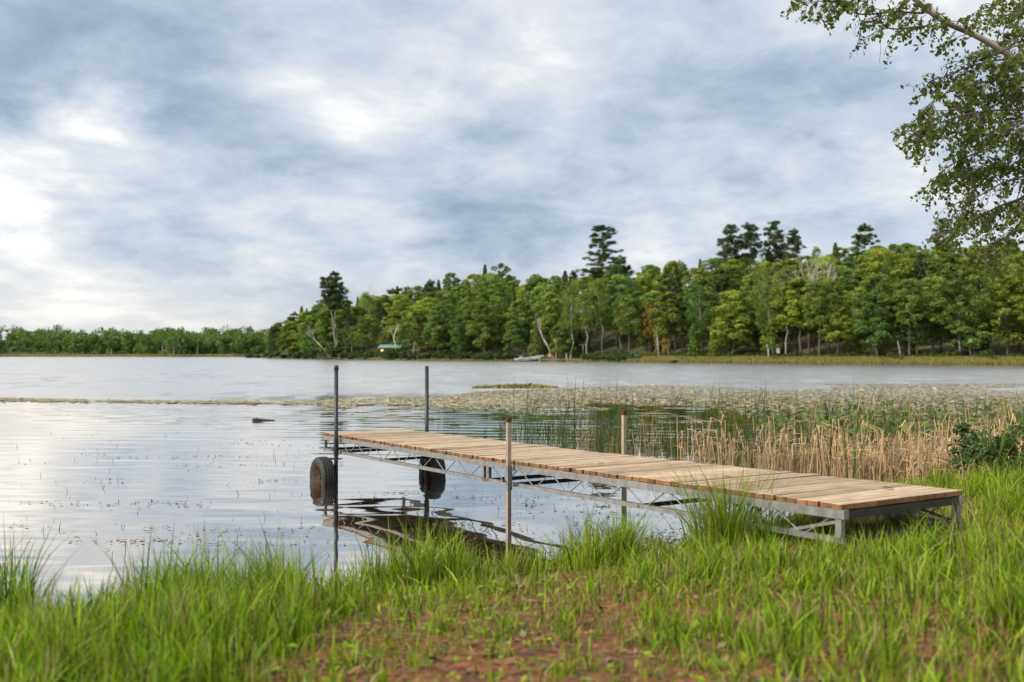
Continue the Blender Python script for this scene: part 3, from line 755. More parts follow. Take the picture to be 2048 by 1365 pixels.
for px, Y, sc, mi in ((1180, 17.6, .65, 5), (1265, 17.0, .7, 5), (1310, 16.8, .75, 5), (1150, 18.2, .5, 5), (1225, 17.4, .5, 5)):
    reed(px, Y, sc, mi, 'sparse dry cattail stalks standing in the water behind the tan dock post', 'sparse stalks behind the dock post')
for i in range(40):
    px = rnd.uniform(1880, 2095); Y = rnd.uniform(12.4, 16.5); sc = rnd.uniform(.7, 1.15)
    reed(px, Y, sc, rnd.randrange(6), ('tall' if sc > .92 else 'short') + ' leaning dry cattail clump behind the grassy bank past the green fan', 'cattails behind the bank')
for px, Y, sc, mi in ((1965, 16.5, .9, 3), (2000, 17.5, 1.1, 2), (2030, 16.5, 1.0, 2), (2045, 18, 1.1, 4), (1905, 17.5, .9, 5), (2075, 17, 1.1, 1), (1985, 19.5, 1, 5), (1700, 16.8, 1.0, 5), (1750, 18.5, 1.15, 5), (1830, 18, 1.1, 5), (1650, 16.4, .9, 5), (1600, 17.5, .9, 5)):
    reed(px, Y, sc, mi, 'tall thin dry cattails poking out of the broad green water plants', 'dry cattails among the water plants')
# green rushes: thin stems, uncountable
def stems(name, pts, h, r, lean, matn, label, cat, seed, tipseg=True):
    gg = np.random.default_rng(seed); n = len(pts); P = np.asarray(pts)
    la = gg.uniform(0, 6.28, n)
    V, F, T = blades(P, h, np.full(n, r) * gg.uniform(.7, 1.3, n), la, lean * gg.beta(1.3, 2.5, n) * 2, gg, facing=gg.normal(0, .5, n))
    return tag(link(name, np_mesh(name, V, F, matn, T)), label, cat, kind='stuff')
pts = []; hs = []
for i in range(2100):
    px = rnd.uniform(1000, 1560) if rnd.random() < .6 else rnd.uniform(1560, 2090); Y = np.interp(px, [1000, 1300, 1560, 2090], [19.5, 17.3, 15.5, 15]) + abs(rnd.gauss(0, 2.4))
    if px < 1100 and rnd.random() < .45: continue
    pts.append(((px - 1024) / FPX * Y, Y, -.05)); hs.append(rnd.uniform(.18, .55) if rnd.random() < .80 else rnd.uniform(.7, 1.45))
stems('rushes', pts, np.array(hs), .010, .35, 'rush', 'thin green rushes standing in the water behind the dock', 'rushes', 31)
# tall green cattail leaves
def cattail(px, Y, ht, cnt, spread, label, seed, bendk=.35):
    gg = np.random.default_rng(seed); X = (px - 1024) / FPX * Y
    z0 = max(0, float(bank_z(np.array(X), np.array(Y))))
    ang = gg.uniform(0, 6.28, cnt); rr = gg.uniform(0, spread, cnt)
    P = np.stack([np.cos(ang) * rr, np.sin(ang) * rr, np.full(cnt, -.05)], 1)
    V, F, T = blades(P, ht * gg.uniform(.55, 1.0, cnt), gg.uniform(.014, .022, cnt), ang, gg.beta(2, 3, cnt) * bendk, gg, facing=gg.normal(0, .5, cnt))
    o = link('green_cattail', np_mesh('green_cattail', V, F, 'waterleaf', T)); o.location = (X, Y, z0)
    return tag(o, label, 'cattail')
cattail(1700, 13.0, 1.45, 7, .10, 'tall green cattail with long leaves arching above the dry stand', 41, .45)
cattail(1655, 14.0, 1.15, 6, .10, 'green cattail with three upright leaves beside the tall arching one', 42, .25)
cattail(1985, 10.4, .95, 16, .05, 'green cattail fan sheathed in dry leaves on the grassy bank', 43, .42)
reed(1975, 10.4, .62, 4, 'dry cattail sheath wrapped round the green fan on the bank')
# pickerelweed-like leaves
x = []; 
for i in range(2300):
    px = rnd.uniform(1520, 2110); Y = np.interp(px, [1520, 1650, 2110], [19, 16, 14.5]) + rnd.random() ** 1.3 * np.interp(px, [1520, 1650, 2110], [2, 8, 10])
    if px < 1640 and rnd.random() < .5: continue
    x.append(((px - 1024) / FPX * Y, Y, rnd.uniform(.05, .55)))
C = np.array(x); n = len(C); N = unit(np.stack([g.normal(0, 1, n), -np.abs(g.normal(.3, .6, n)), g.normal(.5, .5, n)], 1))
V1, F1, T1 = cards(C, N, g.uniform(.07, .19, n), 1.15, g, droop=-.55)
P = C.copy(); hh = P[:, 2] + .05; P[:, 2] = -.05
V, F, T = blades(P, hh, np.full(n, .008), g.uniform(0, 6.28, n), np.full(n, .02), g)
wp = link('water_plants', np_mesh('water_plants', V1, F1, 'waterleaf', T1)); tag(wp, 'broad green leaves of water plants crowding behind the dry cattails', 'water plants', kind='stuff')
st = link('leaf_stalks', np_mesh('leaf_stalks', V, F, 'rush', T), wp)

# lily pads
x = []
for i in range(52000):
    u = rnd.random()
    if u < .22:                     # thin ribbon on the left
        px = rnd.uniform(-60, 700); c = np.interp(px, [-60, 100, 350, 700], [37, 35.6, 34.6, 33.6]); Y = c + rnd.gauss(0, np.interp(px, [0, 350, 700], [.75, .42, .8]))
        if rnd.random() < .45: continue
        if math.sin(px * .021) + math.sin(px * .053 + 1) < -1.2 and rnd.random() < .7: continue
    elif u < .36:
        px = rnd.uniform(650, 1050); Y = rnd.gauss(33.6 + (px - 650) * .004, 1.7)
    else:                           # broad field on the right
        px = rnd.uniform(880, 2120); lo = np.interp(px, [880, 1100, 1500, 2120], [31, 27.0, 25.5, 22]); hi = np.interp(px, [880, 960, 1200, 1400, 2120], [38, 44, 50, 55, 55])
        Y = lo + (hi - lo) * rnd.random() ** .8
        if Y < lo + 4 and rnd.random() < .6: continue
    x.append(((px - 1024) / FPX * Y, Y, rnd.uniform(.004, .03)))
C = np.array(x); k = wob(C[:, 0] * .75, C[:, 1] * .55 + 3) > np.where(C[:, 0] < -5, -9, np.interp(C[:, 1], [24, 30, 36, 60], [.1, -.25, -.6, -.6])); C = C[k]; n = len(C)
gg = np.random.default_rng(3); ns = 6
tl = unit(np.stack([gg.normal(0, .03, n), gg.normal(0, .035, n), np.ones(n)], 1)); up_ = gg.random(n) < .001
tl[up_] = unit(np.stack([gg.normal(0, .6, up_.sum()), gg.normal(-.2, .6, up_.sum()), np.ones(up_.sum())], 1))
C[up_, 2] += .03
e1 = unit(np.cross(tl, np.array([[0, 1.0, 0]]))); e2 = np.cross(tl, e1); rad = gg.uniform(.05, .115, n) * np.where(up_, .7, 1)
rows = [C + (e1 * math.cos(a) + e2 * math.sin(a)) * rad[:, None] * (1 if q else .35) for q, a in enumerate(np.linspace(0, 2 * math.pi, ns, endpoint=False))]
V = np.stack(rows, 1).reshape(-1, 3); F = np.arange(n * ns).reshape(n, ns)
tt = gg.random((n, 3)); tt[:, 1] = np.where(gg.random(n) < .45, tt[:, 1] * 1.5, tt[:, 1] * .3)
tag(link('lily_pads', np_mesh('lily_pads', V, F, 'pad', np.repeat(tt, ns, 0))), 'pale lily pads floating in a broad band across the lake', 'lily pads', kind='stuff')

# raised floating weed mat
mp = on_lake(1030, 776); gg = np.random.default_rng(8); n = 900
xx = gg.uniform(-2.1, 2.1, n); zz = np.abs(gg.normal(0, .07, n)) * (1 - (xx / 2.3) ** 2) + .01
V, F, T = cards(np.stack([xx, gg.normal(0, .35, n), zz], 1), gg.normal(size=(n, 3)) + [0, 0, 1], gg.uniform(.08, .2, n), 1.1, gg)
root = thing('floating_weed_mat', mp, 'raised brown and yellow-green weed mat floating beyond the lily pads', 'weed mat')
link('leaves', np_mesh('weed_leaves', V, F, 'shore_grass', T), root)
b = MB(); b.tube([(-1.9, 0, .0), (-1.0, .1, .03), (0, 0, .05), (1.1, .1, .04), (1.9, 0, .0)], [.03, .10, .13, .12, .03], 8); b.build('peat', 'log', root)
# log
lp = on_lake(527, 842); root = thing('floating_log', lp, 'short dark floating log lying alone in the calm water', 'log')
b = MB(); b.tube([(-.27, 0, .02), (-.22, 0, .025), (-.05, .02, .02), (.12, 0, .015), (.29, .03, .005)], [.04, .045, .035, .028, .012], 8); b.build('log_wood', 'log', root)
b = MB(); b.tube([(-.2, 0, .04), (-.17, .05, .10)], [.012, .006], 5); b.build('branch_stub', 'log', root)
# stems and leaf bits at the surface
pts = []; hs = []
for i in range(170):
    px, py = rnd.uniform(-30, 1000), rnd.uniform(860, 1120)
    if px > 650 and rnd.random() < .4: continue
    if px > 820 and py > 1040: continue
    p = on_lake(px, py); pts.append((p.x, p.y, -.03)); hs.append(rnd.uniform(.05, .13))
for i in range(120):
    px, py = rnd.uniform(900, 1400), rnd.uniform(940, 1060); p = on_lake(px, py); pts.append((p.x, p.y, -.03)); hs.append(rnd.uniform(.04, .09))
stems('water_weed_stems', pts, np.array(hs), .006, .7, 'log', 'short dark weed stems poking through the calm water', 'weed stems', 33)
x = []
for i in range(90):
    if i < 50: px, py = rnd.uniform(0, 640), rnd.choice([888, 902, 912, 930, 960, 1010, 1060, 1085]) + rnd.gauss(0, 4)
    else: px, py = rnd.uniform(640, 1380), rnd.uniform(980, 1085)
    c = on_lake(px, py)
    for k in range(rnd.randrange(4, 18)): x.append((c.x + rnd.gauss(0, .25), c.y + rnd.gauss(0, .07), rnd.uniform(.004, .012)))
for i in range(1500):               # debris gathered at the shallow margin under the dock
    px = rnd.gauss(1180, 190); Y = shore_y((px - 1024) / FPX * 8.6) + abs(rnd.gauss(0, .55)) + .05
    x.append(((px - 1024) / FPX * Y, Y, rnd.uniform(.004, .02)))
C = np.array(x); n = len(C); N = np.stack([g.normal(0, .15, n), g.normal(0, .15, n), np.ones(n)], 1)
V, F, T = cards(C, N, g.uniform(.015, .05, n), 1.3, g)
tag(link('floating_debris', np_mesh('floating_debris', V, F, 'litter', T)), 'brown leaf debris floating on the shallow water', 'debris', kind='stuff')
#TREES#
# ------------------------------------------------------------------ tree prototypes
def lobes_cards(centers, radii, per, size, gg, zsq=.8, up=.25, shell=.55, aspect=1.0, wk=.62):
    Cs, Ns = [], []
    for c, r in zip(centers, radii):
        d = unit(gg.normal(size=(per, 3)) + np.array([0, 0, up])); rr = r * (shell + (1 - shell) * gg.random(per) ** .6)[:, None]
        Cs.append(np.asarray(c) + d * rr * np.array([1, 1, zsq])); Ns.append(d * 1.0 + gg.normal(size=(per, 3)) * .75 + np.array([0, 0, .35]))
    C = np.concatenate(Cs); N = np.concatenate(Ns)
    # tint: each clump drifts together
    lt = np.repeat(gg.random(len(centers)), per); n = len(C)
    tint = np.stack([np.clip(.55 * lt + .45 * gg.random(n), 0, 1), np.clip(gg.random(n) * .8 * (np.repeat(gg.random(len(centers)), per)) * 1.6, 0, 1), gg.random(n)], 1)
    return cards(C, N, size * gg.uniform(.7, 1.3, n), aspect, gg, tint, wk=wk)

def limb(b, p0, p1, r0, r1, gg, seg=4, jit=.06, n=6):
    p0, p1 = Vector(p0), Vector(p1); L = (p1 - p0).length; pts = []; rr = []
    for i in range(seg + 1):
        t_ = i / seg; p = p0.lerp(p1, t_)
        if 0 < i < seg: p = p + Vector((gg.normal(0, jit * L), gg.normal(0, jit * L), gg.normal(0, jit * L * .3)))
        pts.append(p); rr.append(r0 + (r1 - r0) * t_)
    b.tube(pts, rr, n); return pts

def p_broad(seed, H, Rr, base, bark='bark', per=140, nl=46, size=.40, trunk_r=.17, conic=0.0):
    gg = np.random.default_rng(seed); b = MB()
    top = (gg.normal(0, .3), gg.normal(0, .3), H * .86)
    tp = limb(b, (0, 0, -.6), top, trunk_r, trunk_r * .25, gg, 6, .012, 7)
    cen, rad = [], []
    zc0 = H * base; ch = H - zc0
    for i in range(nl):
        f = (i + gg.random()) / nl                # height fraction in the crown
        z = zc0 + ch * (.06 + .86 * f)
        prof = math.sqrt(max(.05, 1 - ((f - .36) / .68) ** 2)) * (1 - conic * f)
        a_ = i * 2.4 + gg.normal(0, .4); r = Rr * prof * gg.uniform(.35, 1.08)
        c = (math.cos(a_) * r, math.sin(a_) * r, z); cen.append(c); rad.append(Rr * gg.uniform(.20, .52) * (1 - .35 * f))
        if i % 3 == 0:
            zi = max(H * .12, z - .35 * r - .4); limb(b, (top[0] * zi / H, top[1] * zi / H, zi), c, trunk_r * .33 * (1 - .5 * f), .02, gg, 3, .05, 5)
    cen.append((0, 0, H * .93)); rad.append(Rr * .28)
    V, F, T = lobes_cards(cen, rad, per, size, gg, zsq=.52, up=.35, shell=.35)
    return b.mesh('trunk', bark, True), np_mesh('crown', V, F, 'leaf', T)

def p_pine(seed, H, Rr, base, bark='redbark', whorls=11, per=70, size=.42, trunk_r=.18, rag=.35, flat=.34, nb=6, lean=(0, 0)):
    gg = np.random.default_rng(seed); b = MB()
    limb(b, (0, 0, -.6), (lean[0], lean[1], H * .97), trunk_r, .03, gg, 7, .008, 7)
    cen, rad = [], []
    for i in range(whorls):
        f = (i + .3) / whorls; z = H * (base + (1 - base) * f); z += gg.normal(0, .35); k = nb if f < .8 else 4
        for j in range(k):
            if gg.random() < rag * .55: continue
            a_ = j * 6.283 / k + gg.normal(0, .35) + i * .7
            L = Rr * (1 - f ** 1.7 * .82) * gg.uniform(1 - rag, 1.05) * (.72 + .28 * min(1, f * 4))
            e = Vector((math.cos(a_) * L + lean[0] * f, math.sin(a_) * L + lean[1] * f, z + L * gg.uniform(.0, .42)))
            limb(b, (lean[0] * z / H, lean[1] * z / H, z), e, .045, .012, gg, 2, .04, 4)
            p0 = Vector((lean[0] * z / H, lean[1] * z / H, z))
            for u in (.45, .65, .85, 1.0):
                for m2 in range(1):
                    cen.append(tuple(p0.lerp(e, u) + Vector((gg.normal(0, .34), gg.normal(0, .34), .12 + gg.normal(0, .22))))); rad.append(gg.uniform(.35, .75) * (1.12 - .3 * f))
    cen.append((lean[0], lean[1], H * .99)); rad.append(.4)
    V, F, T = lobes_cards(cen, rad, int(per * .62), size, gg, zsq=flat * 2.0, up=.5, shell=.0, aspect=1.25, wk=.24)
    return b.mesh('trunk', bark, True), np_mesh('crown', V, F, 'needle', T)

def p_spruce(seed, H, Rr, base=.05, m_='needle', n=3800, size=.38):
    gg = np.random.default_rng(seed); b = MB(); limb(b, (0, 0, -.6), (0, 0, H * .98), .14, .02, gg, 5, .004, 6)
    f = gg.random(n) ** .8 ; f = np.sort(f); tier = (f * 17 + .35 * np.sin(f * 90)) % 1.0
    a_ = gg.uniform(0, 6.283, n); lob = .80 + .20 * np.sin(a_ * 5 + np.floor(f * 17) * 1.7)
    r = Rr * (1 - f) ** .85 * lob * (.55 + .45 * (1 - tier)) * gg.uniform(.55, 1.0, n) + .05
    z = H * (base + (1 - base) * f) - r * .18
    C = np.stack([np.cos(a_) * r, np.sin(a_) * r, z], 1); N = np.stack([np.cos(a_) * .7, np.sin(a_) * .7, np.full(n, .7)], 1) + gg.normal(size=(n, 3)) * .5
    V, F, T = cards(C, N, size * gg.uniform(.7, 1.3, n), 1.2, gg)
    return b.mesh('trunk', 'bark', True), np_mesh('crown', V, F, m_, T)

def p_birch(seed, H, Rr, base=.35, per=80, nl=40, lean=(0, 0), dead=False):
    gg = np.random.default_rng(seed); b = MB()
    tp = limb(b, (0, 0, -.6), (lean[0], lean[1], H * .93), .13, .03, gg, 8, .010, 7)
    cen, rad = [], []
    for i in range(nl):
        f = (i + gg.random()) / nl; z = H * (base + (1 - base) * (.03 + .93 * f)); a_ = i * 2.4 + gg.normal(0, .4)
        r = Rr * math.sqrt(max(.05, 1 - ((f - .35) / .68) ** 2)) * gg.uniform(.25, .95)
        c = Vector((math.cos(a_) * r + lean[0] * z / H, math.sin(a_) * r + lean[1] * z / H, z)); cen.append(tuple(c)); rad.append(Rr * gg.uniform(.18, .36))
        if i % 3 == 0: zi = max(1, z - r * .9); limb(b, (lean[0] * zi / H, lean[1] * zi / H, zi), c, .035, .01, gg, 3, .05, 4)
    V, F, T = lobes_cards(cen, rad, per, .27, gg, zsq=1.25, up=0, shell=.2)
    return b.mesh('trunk', 'birchbark', True), np_mesh('crown', V, F, 'leaf', T)

def p_bare(seed, H, spread, r0=.16, depth=5, forks=3, lean=(0, 0)):
    gg = np.random.default_rng(seed); b = MB(); bb = MB()
    def grow(p, d, L, r, lev, tgt):
        e = p + d * L
        pts = [p, p.lerp(e, .5) + Vector(gg.normal(0, .03 * L, 3)), e]; tgt.tube(pts, [r, r * .82, r * .62], 6 if lev < 2 else 4)
        if lev >= depth: return
        for k in range(forks if lev < depth - 1 else 2):
            nd = (d + Vector(gg.normal(0, spread, 3)) + Vector((0, 0, .12))).normalized()
            grow(e if k < 2 else p.lerp(e, .6), nd, L * gg.uniform(.55, .82), r * gg.uniform(.48, .62), lev + 1, bb)
    e = Vector((lean[0], lean[1], H * .45)); b.tube([(0, 0, -.6), e * .5 + Vector((.1, 0, 0)), e], [r0, r0 * .85, r0 * .7], 7)
    d0 = (e.normalized() * .7 + Vector((lean[0] * .03, lean[1] * .03, .6))).normalized()
    for k in range(3): grow(e if k else e * .85, (d0 + Vector(gg.normal(0, spread * .8, 3))).normalized(), H * .2, r0 * .62, 1, bb)
    return b.mesh('trunk', 'deadwood', True), bb.mesh('bare_branches', 'deadwood')

PR = {}
for i, (H, Rr, bs, cn) in enumerate([(14, 3.6, .10, .1), (15, 4.0, .14, 0), (13, 3.3, .16, .25), (16, 4.3, .22, 0), (14, 3.2, .30, .15), (12, 3.6, .06, .2)]):
    PR['b%d' % i] = (p_broad(200 + i, H, Rr, bs, conic=cn), H, ['leafy_tree', 'crown'])
PR['t0'] = (p_broad(221, 15, 3.6, .36, trunk_r=.2), 15, ['leafy_tree', 'crown'])
PR['t1'] = (p_broad(222, 16, 3.9, .42, trunk_r=.2), 16, ['leafy_tree', 'crown'])
PR['p0'] = (p_pine(240, 18, 3.2, .55), 18, ['pine_tree', 'crown'])
PR['p1'] = (p_pine(241, 18, 2.7, .62, whorls=9), 18, ['pine_tree', 'crown'])
PR['wp'] = (p_pine(242, 20, 4.4, .42, whorls=11, rag=.42, flat=.26, nb=6, per=90, trunk_r=.24), 20, ['pine_tree', 'crown'])
PR['wq'] = (p_pine(243, 16, 3.6, .30, whorls=10, rag=.30, flat=.35, nb=7, per=90), 16, ['pine_tree', 'crown'])
PR['lp0'] = (p_pine(244, 20, 3.1, .58, bark='birchbark', whorls=10, per=110, lean=(-3.4, 0), rag=.2), 20, ['pine_tree', 'crown'])
PR['lp1'] = (p_pine(245, 20, 2.6, .60, bark='birchbark', whorls=10, per=110, lean=(-.6, 0), rag=.2), 20, ['pine_tree', 'crown'])
PR['s0'] = (p_spruce(250, 14, 2.9), 14, ['spruce_tree', 'crown'])
PR['s1'] = (p_spruce(251, 13, 3.4), 13, ['spruce_tree', 'crown'])
PR['cd'] = (p_spruce(252, 6, 1.25, .14, 'leaf', 2600, .26), 6, ['cedar_tree', 'crown'])
PR['bi0'] = (p_birch(260, 15, 2.5, .30), 15, ['birch_tree', 'crown'])
PR['bi1'] = (p_birch(261, 15, 2.2, .42, lean=(-1.2, 0)), 15, ['birch_tree', 'crown'])
PR['bi2'] = (p_birch(262, 16, 2.4, .38, lean=(-2.2, 0)), 16, ['birch_tree', 'crown'])
PR['d0'] = (p_bare(270, 16, .32), 16, ['dead_tree', 'bare_branches'])
PR['d1'] = (p_bare(271, 9, .20, .17, 3, 2, (-2.2, 0)), 9, ['dead_tree', 'bare_branches'])
PR['d2'] = (p_bare(272, 9, .28, .15, 3, 2, (-.9, 0)), 9, ['dead_tree', 'bare_branches'])
PR['d3'] = (p_bare(273, 14, .22, .10, 4, 3), 14, ['dead_tree', 'bare_branches'])
PR['d4'] = (p_bare(274, 10, .30, .16, 4, 2, (-4.2, 0)), 10, ['dead_tree', 'bare_branches'])

def tree(kind, px, off, H, label, group=None, col=(1, 1, 1), rz=None, sx=1.0):
    (tm, cm), H0, (nm, cn) = PR[kind]
    p = far_pt(px, off); k = H / H0
    o = thing(nm, p, label, 'tree', group, rnd.uniform(0, 6.283) if rz is None else rz)
    o.scale = (k * sx, k * sx, k)
    link('trunk', tm, o); c = link(cn, cm, o); c.color = (*col, 1)
    return o
def Hpx(px, off, top):
    p = far_pt(px, off); return (CH + (HZ - top) / FPX * p.y) - p.z
GREENS = [(1.25, 1.15, .8), (.7, .9, 1.05), (1.0, 1.15, 1.1), (1.0, 1.0, 1.0), (1.2, 1.15, .85), (.85, .92, .9), (.74, .82, .9), (1.1, .98, .8), (1.3, 1.3, .85), (.92, 1.04, .9), (.8, .84, .75)]

# --- recognisable trees
tree('lp0', 676, 5, Hpx(676, 5, 556), 'pine leaning left on a white trunk, one of the tall pair on the point', rz=0)
tree('lp1', 674, 7, Hpx(674, 7, 546), 'upright pine on a white trunk, taller of the pair on the point', rz=0)
tree('d4', 662, 3, Hpx(662, 3, 640), 'bleached dead tree leaning far over below the pine pair', rz=0)
tree('d2', 796, 4, Hpx(796, 4, 632), 'bleached forked dead tree behind the green-roofed cabin', rz=0)
tree('d2', 826, 8, Hpx(826, 8, 640), 'grey dead forked tree standing among leafy trees past the cabin', rz=2.2)
tree('d1', 1108, 4, Hpx(1108, 4, 622), 'bleached leaning snag with a short fork above the far boat', rz=0)
tree('d3', 740, 30, Hpx(740, 30, 560), 'thin bare dead tree top rising above the woods by the point')
tree('d0', 1618, 14, Hpx(1618, 14, 503), 'large pale bare dead tree with spreading branches among green crowns')
tree('d0', 1652, 17, Hpx(1652, 17, 505), 'brownish bare dead tree just behind the large pale one', rz=2)
tree('d3', 930, 34, Hpx(930, 34, 572), 'pale bare forked tree high on the slope among crowns', rz=1)
tree('d3', 1008, 26, Hpx(1008, 26, 590), 'slim bare grey tree half hidden among crowns above the boat')
tree('wp', 1205, 46, Hpx(1205, 46, 450), 'lone tall white pine with ragged tiers above all other crowns', col=(.75, .85, .8), sx=1.3)
for px, tp, off, kd, lb in ((1462, 450, 48, 'p0', 'broad red pine at the lone-white-pine end of the row of four'), (1502, 450, 50, 'p1', 'slim red pine between the two broad ones of the row of four'),
                        (1550, 443, 54, 'p0', 'tallest broad red pine of the row of four on the ridge'), (1588, 462, 52, 'p1', 'shortest red pine of the row of four above the pale bare tree')):
    tree(kd, px, off, Hpx(px, off, tp), lb, 'red pines on the ridge', (.85, .85, .85))
tree('wq', 1730, 52, Hpx(1730, 52, 448), 'bushy-topped pine standing alone above the ridge crowns', col=(.9, .95, .9))
tree('p0', 1888, 54, Hpx(1888, 54, 438), 'dark pine top half hidden behind the overhanging birch leaves', col=(.8, .8, .8))
tree('s0', 970, 50, Hpx(970, 50, 530), 'pointed dark spruce poking above the skyline', col=(.8, .9, .9), sx=1.2)
tree('b1', 1003, 55, Hpx(1003, 55, 523), 'round-topped tree on the skyline beside the pointed spruce', col=(.7, .75, .8), sx=.8)
tree('b1', 900, 52, Hpx(900, 52, 542), 'leafy tree standing proud of the skyline above the point', col=(.8, .85, .8), sx=.8)
tree('wq', 1240, 30, Hpx(1240, 30, 512), 'dark pine with level branches directly in front of the lone white pine', col=(.85, .95, .9))
tree('wq', 860, 34, Hpx(860, 34, 560), 'dark conifer on the skyline of the wooded slope near the point', col=(.8, .9, .9), sx=.8)
for px, off, tp, kd, lb, rz in ((1143, 5, 560, 'bi0', 'leafy birch with a thick pale trunk behind the small far dock', 0),
                           (1176, 6, 585, 'bi1', 'birch with a leaning white trunk at the edge of the far lawn', 0),
                           (1207, 13, 560, 'bi1', 'leaning white birch standing up the lawn slope', 0),
                           (1548, 4, 560, 'bi2', 'birch with a long thin white trunk leaning over the right lawn', 0),
                           (1576, 5, 540, 'bi1', 'tall weeping-leaved birch beside the thin leaning one', 0),
                           (1525, 11, 535, 'bi0', 'broad light-green birch with drooping leaves behind the leaning one', 1)):
    tree(kd, px, off, Hpx(px, off, tp), lb, rz=rz, col=(1.05, 1.05, .95))
for px, off, tp, lb in ((1640, 4, 560, 'leafy tree with twin pale slim trunks at the right lawn edge'), (1754, 5, 545, 'leafy tree with a straight grey trunk at the right lawn edge'),
                    (1820, 5, 555, 'leafy tree with a brown bare lower trunk near the right shore reeds'), (1258, 9, 585, 'light green tree on a bare trunk beside the lawn clearing')):
    tree('t0' if px % 4 else 't1', px, off, Hpx(px, off, tp), lb, col=(.9, .95, .85))
tree('cd', 1389, 3, Hpx(1389, 3, 634), 'small rounded cedar on twin stems at the lawn edge', col=(.75, .95, .9), sx=1.1)
tree('cd', 1427, 3, Hpx(1427, 3, 638), 'small yellowish cedar with a pale stem at the lawn edge', col=(1.1, 1.0, .8), sx=.9)
tree('b2', 1127, 44, Hpx(1127, 44, 556), 'small maple turned orange-red up on the slope', col=(3.2, .75, .6), sx=.55)
tree('b4', 1298, 11, Hpx(1298, 11, 600), 'maple with dull red leaves over a thin dark trunk', col=(1.7, .75, .8), sx=.5)
tree('b5', 1325, 9, Hpx(1325, 9, 625), 'small yellowing tree beside the white snag', col=(1.8, 1.15, .6), sx=.6)
tree('b5', 1058, 5, Hpx(1058, 5, 690), 'tiny red-leaved sapling beside the far boat', col=(2.3, .9, .8), sx=.5)
tree('b2', 905, 11, Hpx(905, 11, 650), 'leafy tree with an orange patch low on the shore', col=(1.5, 1.05, .7), sx=.7)
tree('b0', 1990, 40, Hpx(1990, 40, 540), 'tree with a touch of red in its crown behind the birch leaves', col=(1.5, .85, .75), sx=.7)
tree('b3', 1540, 3.5, Hpx(1540, 3.5, 640), 'bright green young maple on the right lawn by the white post', col=(1.15, 1.25, .8), sx=.8)
# snags (single stems)
def snag(px, off, top, lean, label):
    p = far_pt(px, off); h_ = Hpx(px, off, top)
    o = thing('birch_snag', p, label, 'snag'); b = MB(); b.tube([(0, 0, -.4), (lean * .5 + .06, 0, h_ * .5), (lean, 0, h_)], [.15, .13, .09], 7); b.build('stem', 'birchbark', o, True)
    b = MB(); b.tube([(lean * .6, 0, h_ * .6), (lean * .6 + .5, .2, h_ * .72)], [.04, .015], 5); b.build('branch_stub', 'birchbark', o)
snag(1318, 3, 655, -.5, 'broken white birch snag without leaves beside the lawn')
snag(1538, 2.6, 690, -.3, 'short white birch stump at the right lawn edge')
snag(1802, 5, 683, -.5, 'short leaning pale stump under the right trees')

# --- the woods
GB = 'trees of the wooded hillside'
def clearing(px, off): return 1158 < px < 1292 and off < 15
def wood_label(key, px, off, H, cl, f):
    kind = {'b': 'broadleaf tree', 's': 'spire-shaped conifer', 't': 'bare-trunked tree', 'bi': 'birch', 'w': 'ragged pine'}[key]
    lum = (cl[0] + cl[1]) * f / 2
    shade = 'bright' if lum > 1.12 else 'mid-green' if lum > .85 else 'dark'
    size = 'tall' if H > 12 else 'medium' if H > 8.5 else 'small'
    slope = 'at the water' if off < 7 else 'low' if off < 18 else 'halfway up' if off < 45 else 'on the ridge'
    zone = 'by the white-trunked pines' if px < 745 else 'behind the cabin' if px < 860 else 'between cabin and boat' if px < 1020 else 'above the white boat' if px < 1150 else 'round the lawn clearing' if px < 1300 else 'by the two cedars' if px < 1450 else 'below the four red pines' if px < 1600 else 'beside the pale bare tree' if px < 1700 else 'below the bushy-topped pine' if px < 1880 else 'behind the overhanging birch'
    return ' '.join((size, shade, kind, slope, zone))
rows = [(4, 5.6), (8.5, 5.2), (14, 5.4), (21, 5.6), (30, 6), (40, 6.4), (52, 6.8), (66, 7.2), (82, 8)]
for off, step in rows:
    px = 512.0 + rnd.uniform(0, 12)
    while px < 2330:
        Yt = float(far_Y(px)) + off; dpx = step / Yt * FPX
        px += dpx * rnd.uniform(.8, 1.2)
        if px > 2330: break
        o_ = off + rnd.uniform(-2.5, 2.5) if off > 5 else off + rnd.uniform(-.6, 2)
        if clearing(px, o_): continue
        if off < 6 and px > 1330 and rnd.random() < .35: continue
        if 745 < px < 812 and o_ < 9: continue
        # the crowns step up towards the skyline
        sky_y = float(np.interp(px, SKX, SKY)); p = far_pt(px, o_)
        maxH = (CH + (HZ - sky_y) / FPX * p.y) - p.z
        u = rnd.random()
        if px < 600 and off > 45: continue
        H = min(rnd.uniform(11.5, 17), maxH * rnd.uniform(.88, 1.10)) if off > 20 else min(rnd.uniform(7, 14.5), maxH * .92)
        if px < 640: H = min(H, maxH * rnd.uniform(.85, 1.0))
        if H < 3.5: H = rnd.uniform(3.5, 5)
        if u < .70: kd = 'b%d' % rnd.randrange(6); key = 'b'
        elif u < .80: kd = rnd.choice(['s0', 's1']); key = 's'
        elif u < .885: kd = rnd.choice(['wq', 'p1', 'wq']); key = 'w'
        elif u < .95: kd = rnd.choice(['bi0', 'bi1']); key = 'bi'
        else: kd = 't0'; key = 't'
        if off < 12 and px > 1330 and key == 'b' and rnd.random() < .75: kd = rnd.choice(['t0', 't1']); key = 't'
        cl = GREENS[rnd.randrange(len(GREENS))]; f = rnd.uniform(.78, 1.25)
        if 1000 < px < 1180 and off > 12: f *= 1.15
        tree(kd, px, o_, H, wood_label(key, px, o_, H, cl, f), GB, tuple(q * f for q in cl), sx=rnd.uniform(1.0, 1.3) * (1.15 if H < 8 else 1))

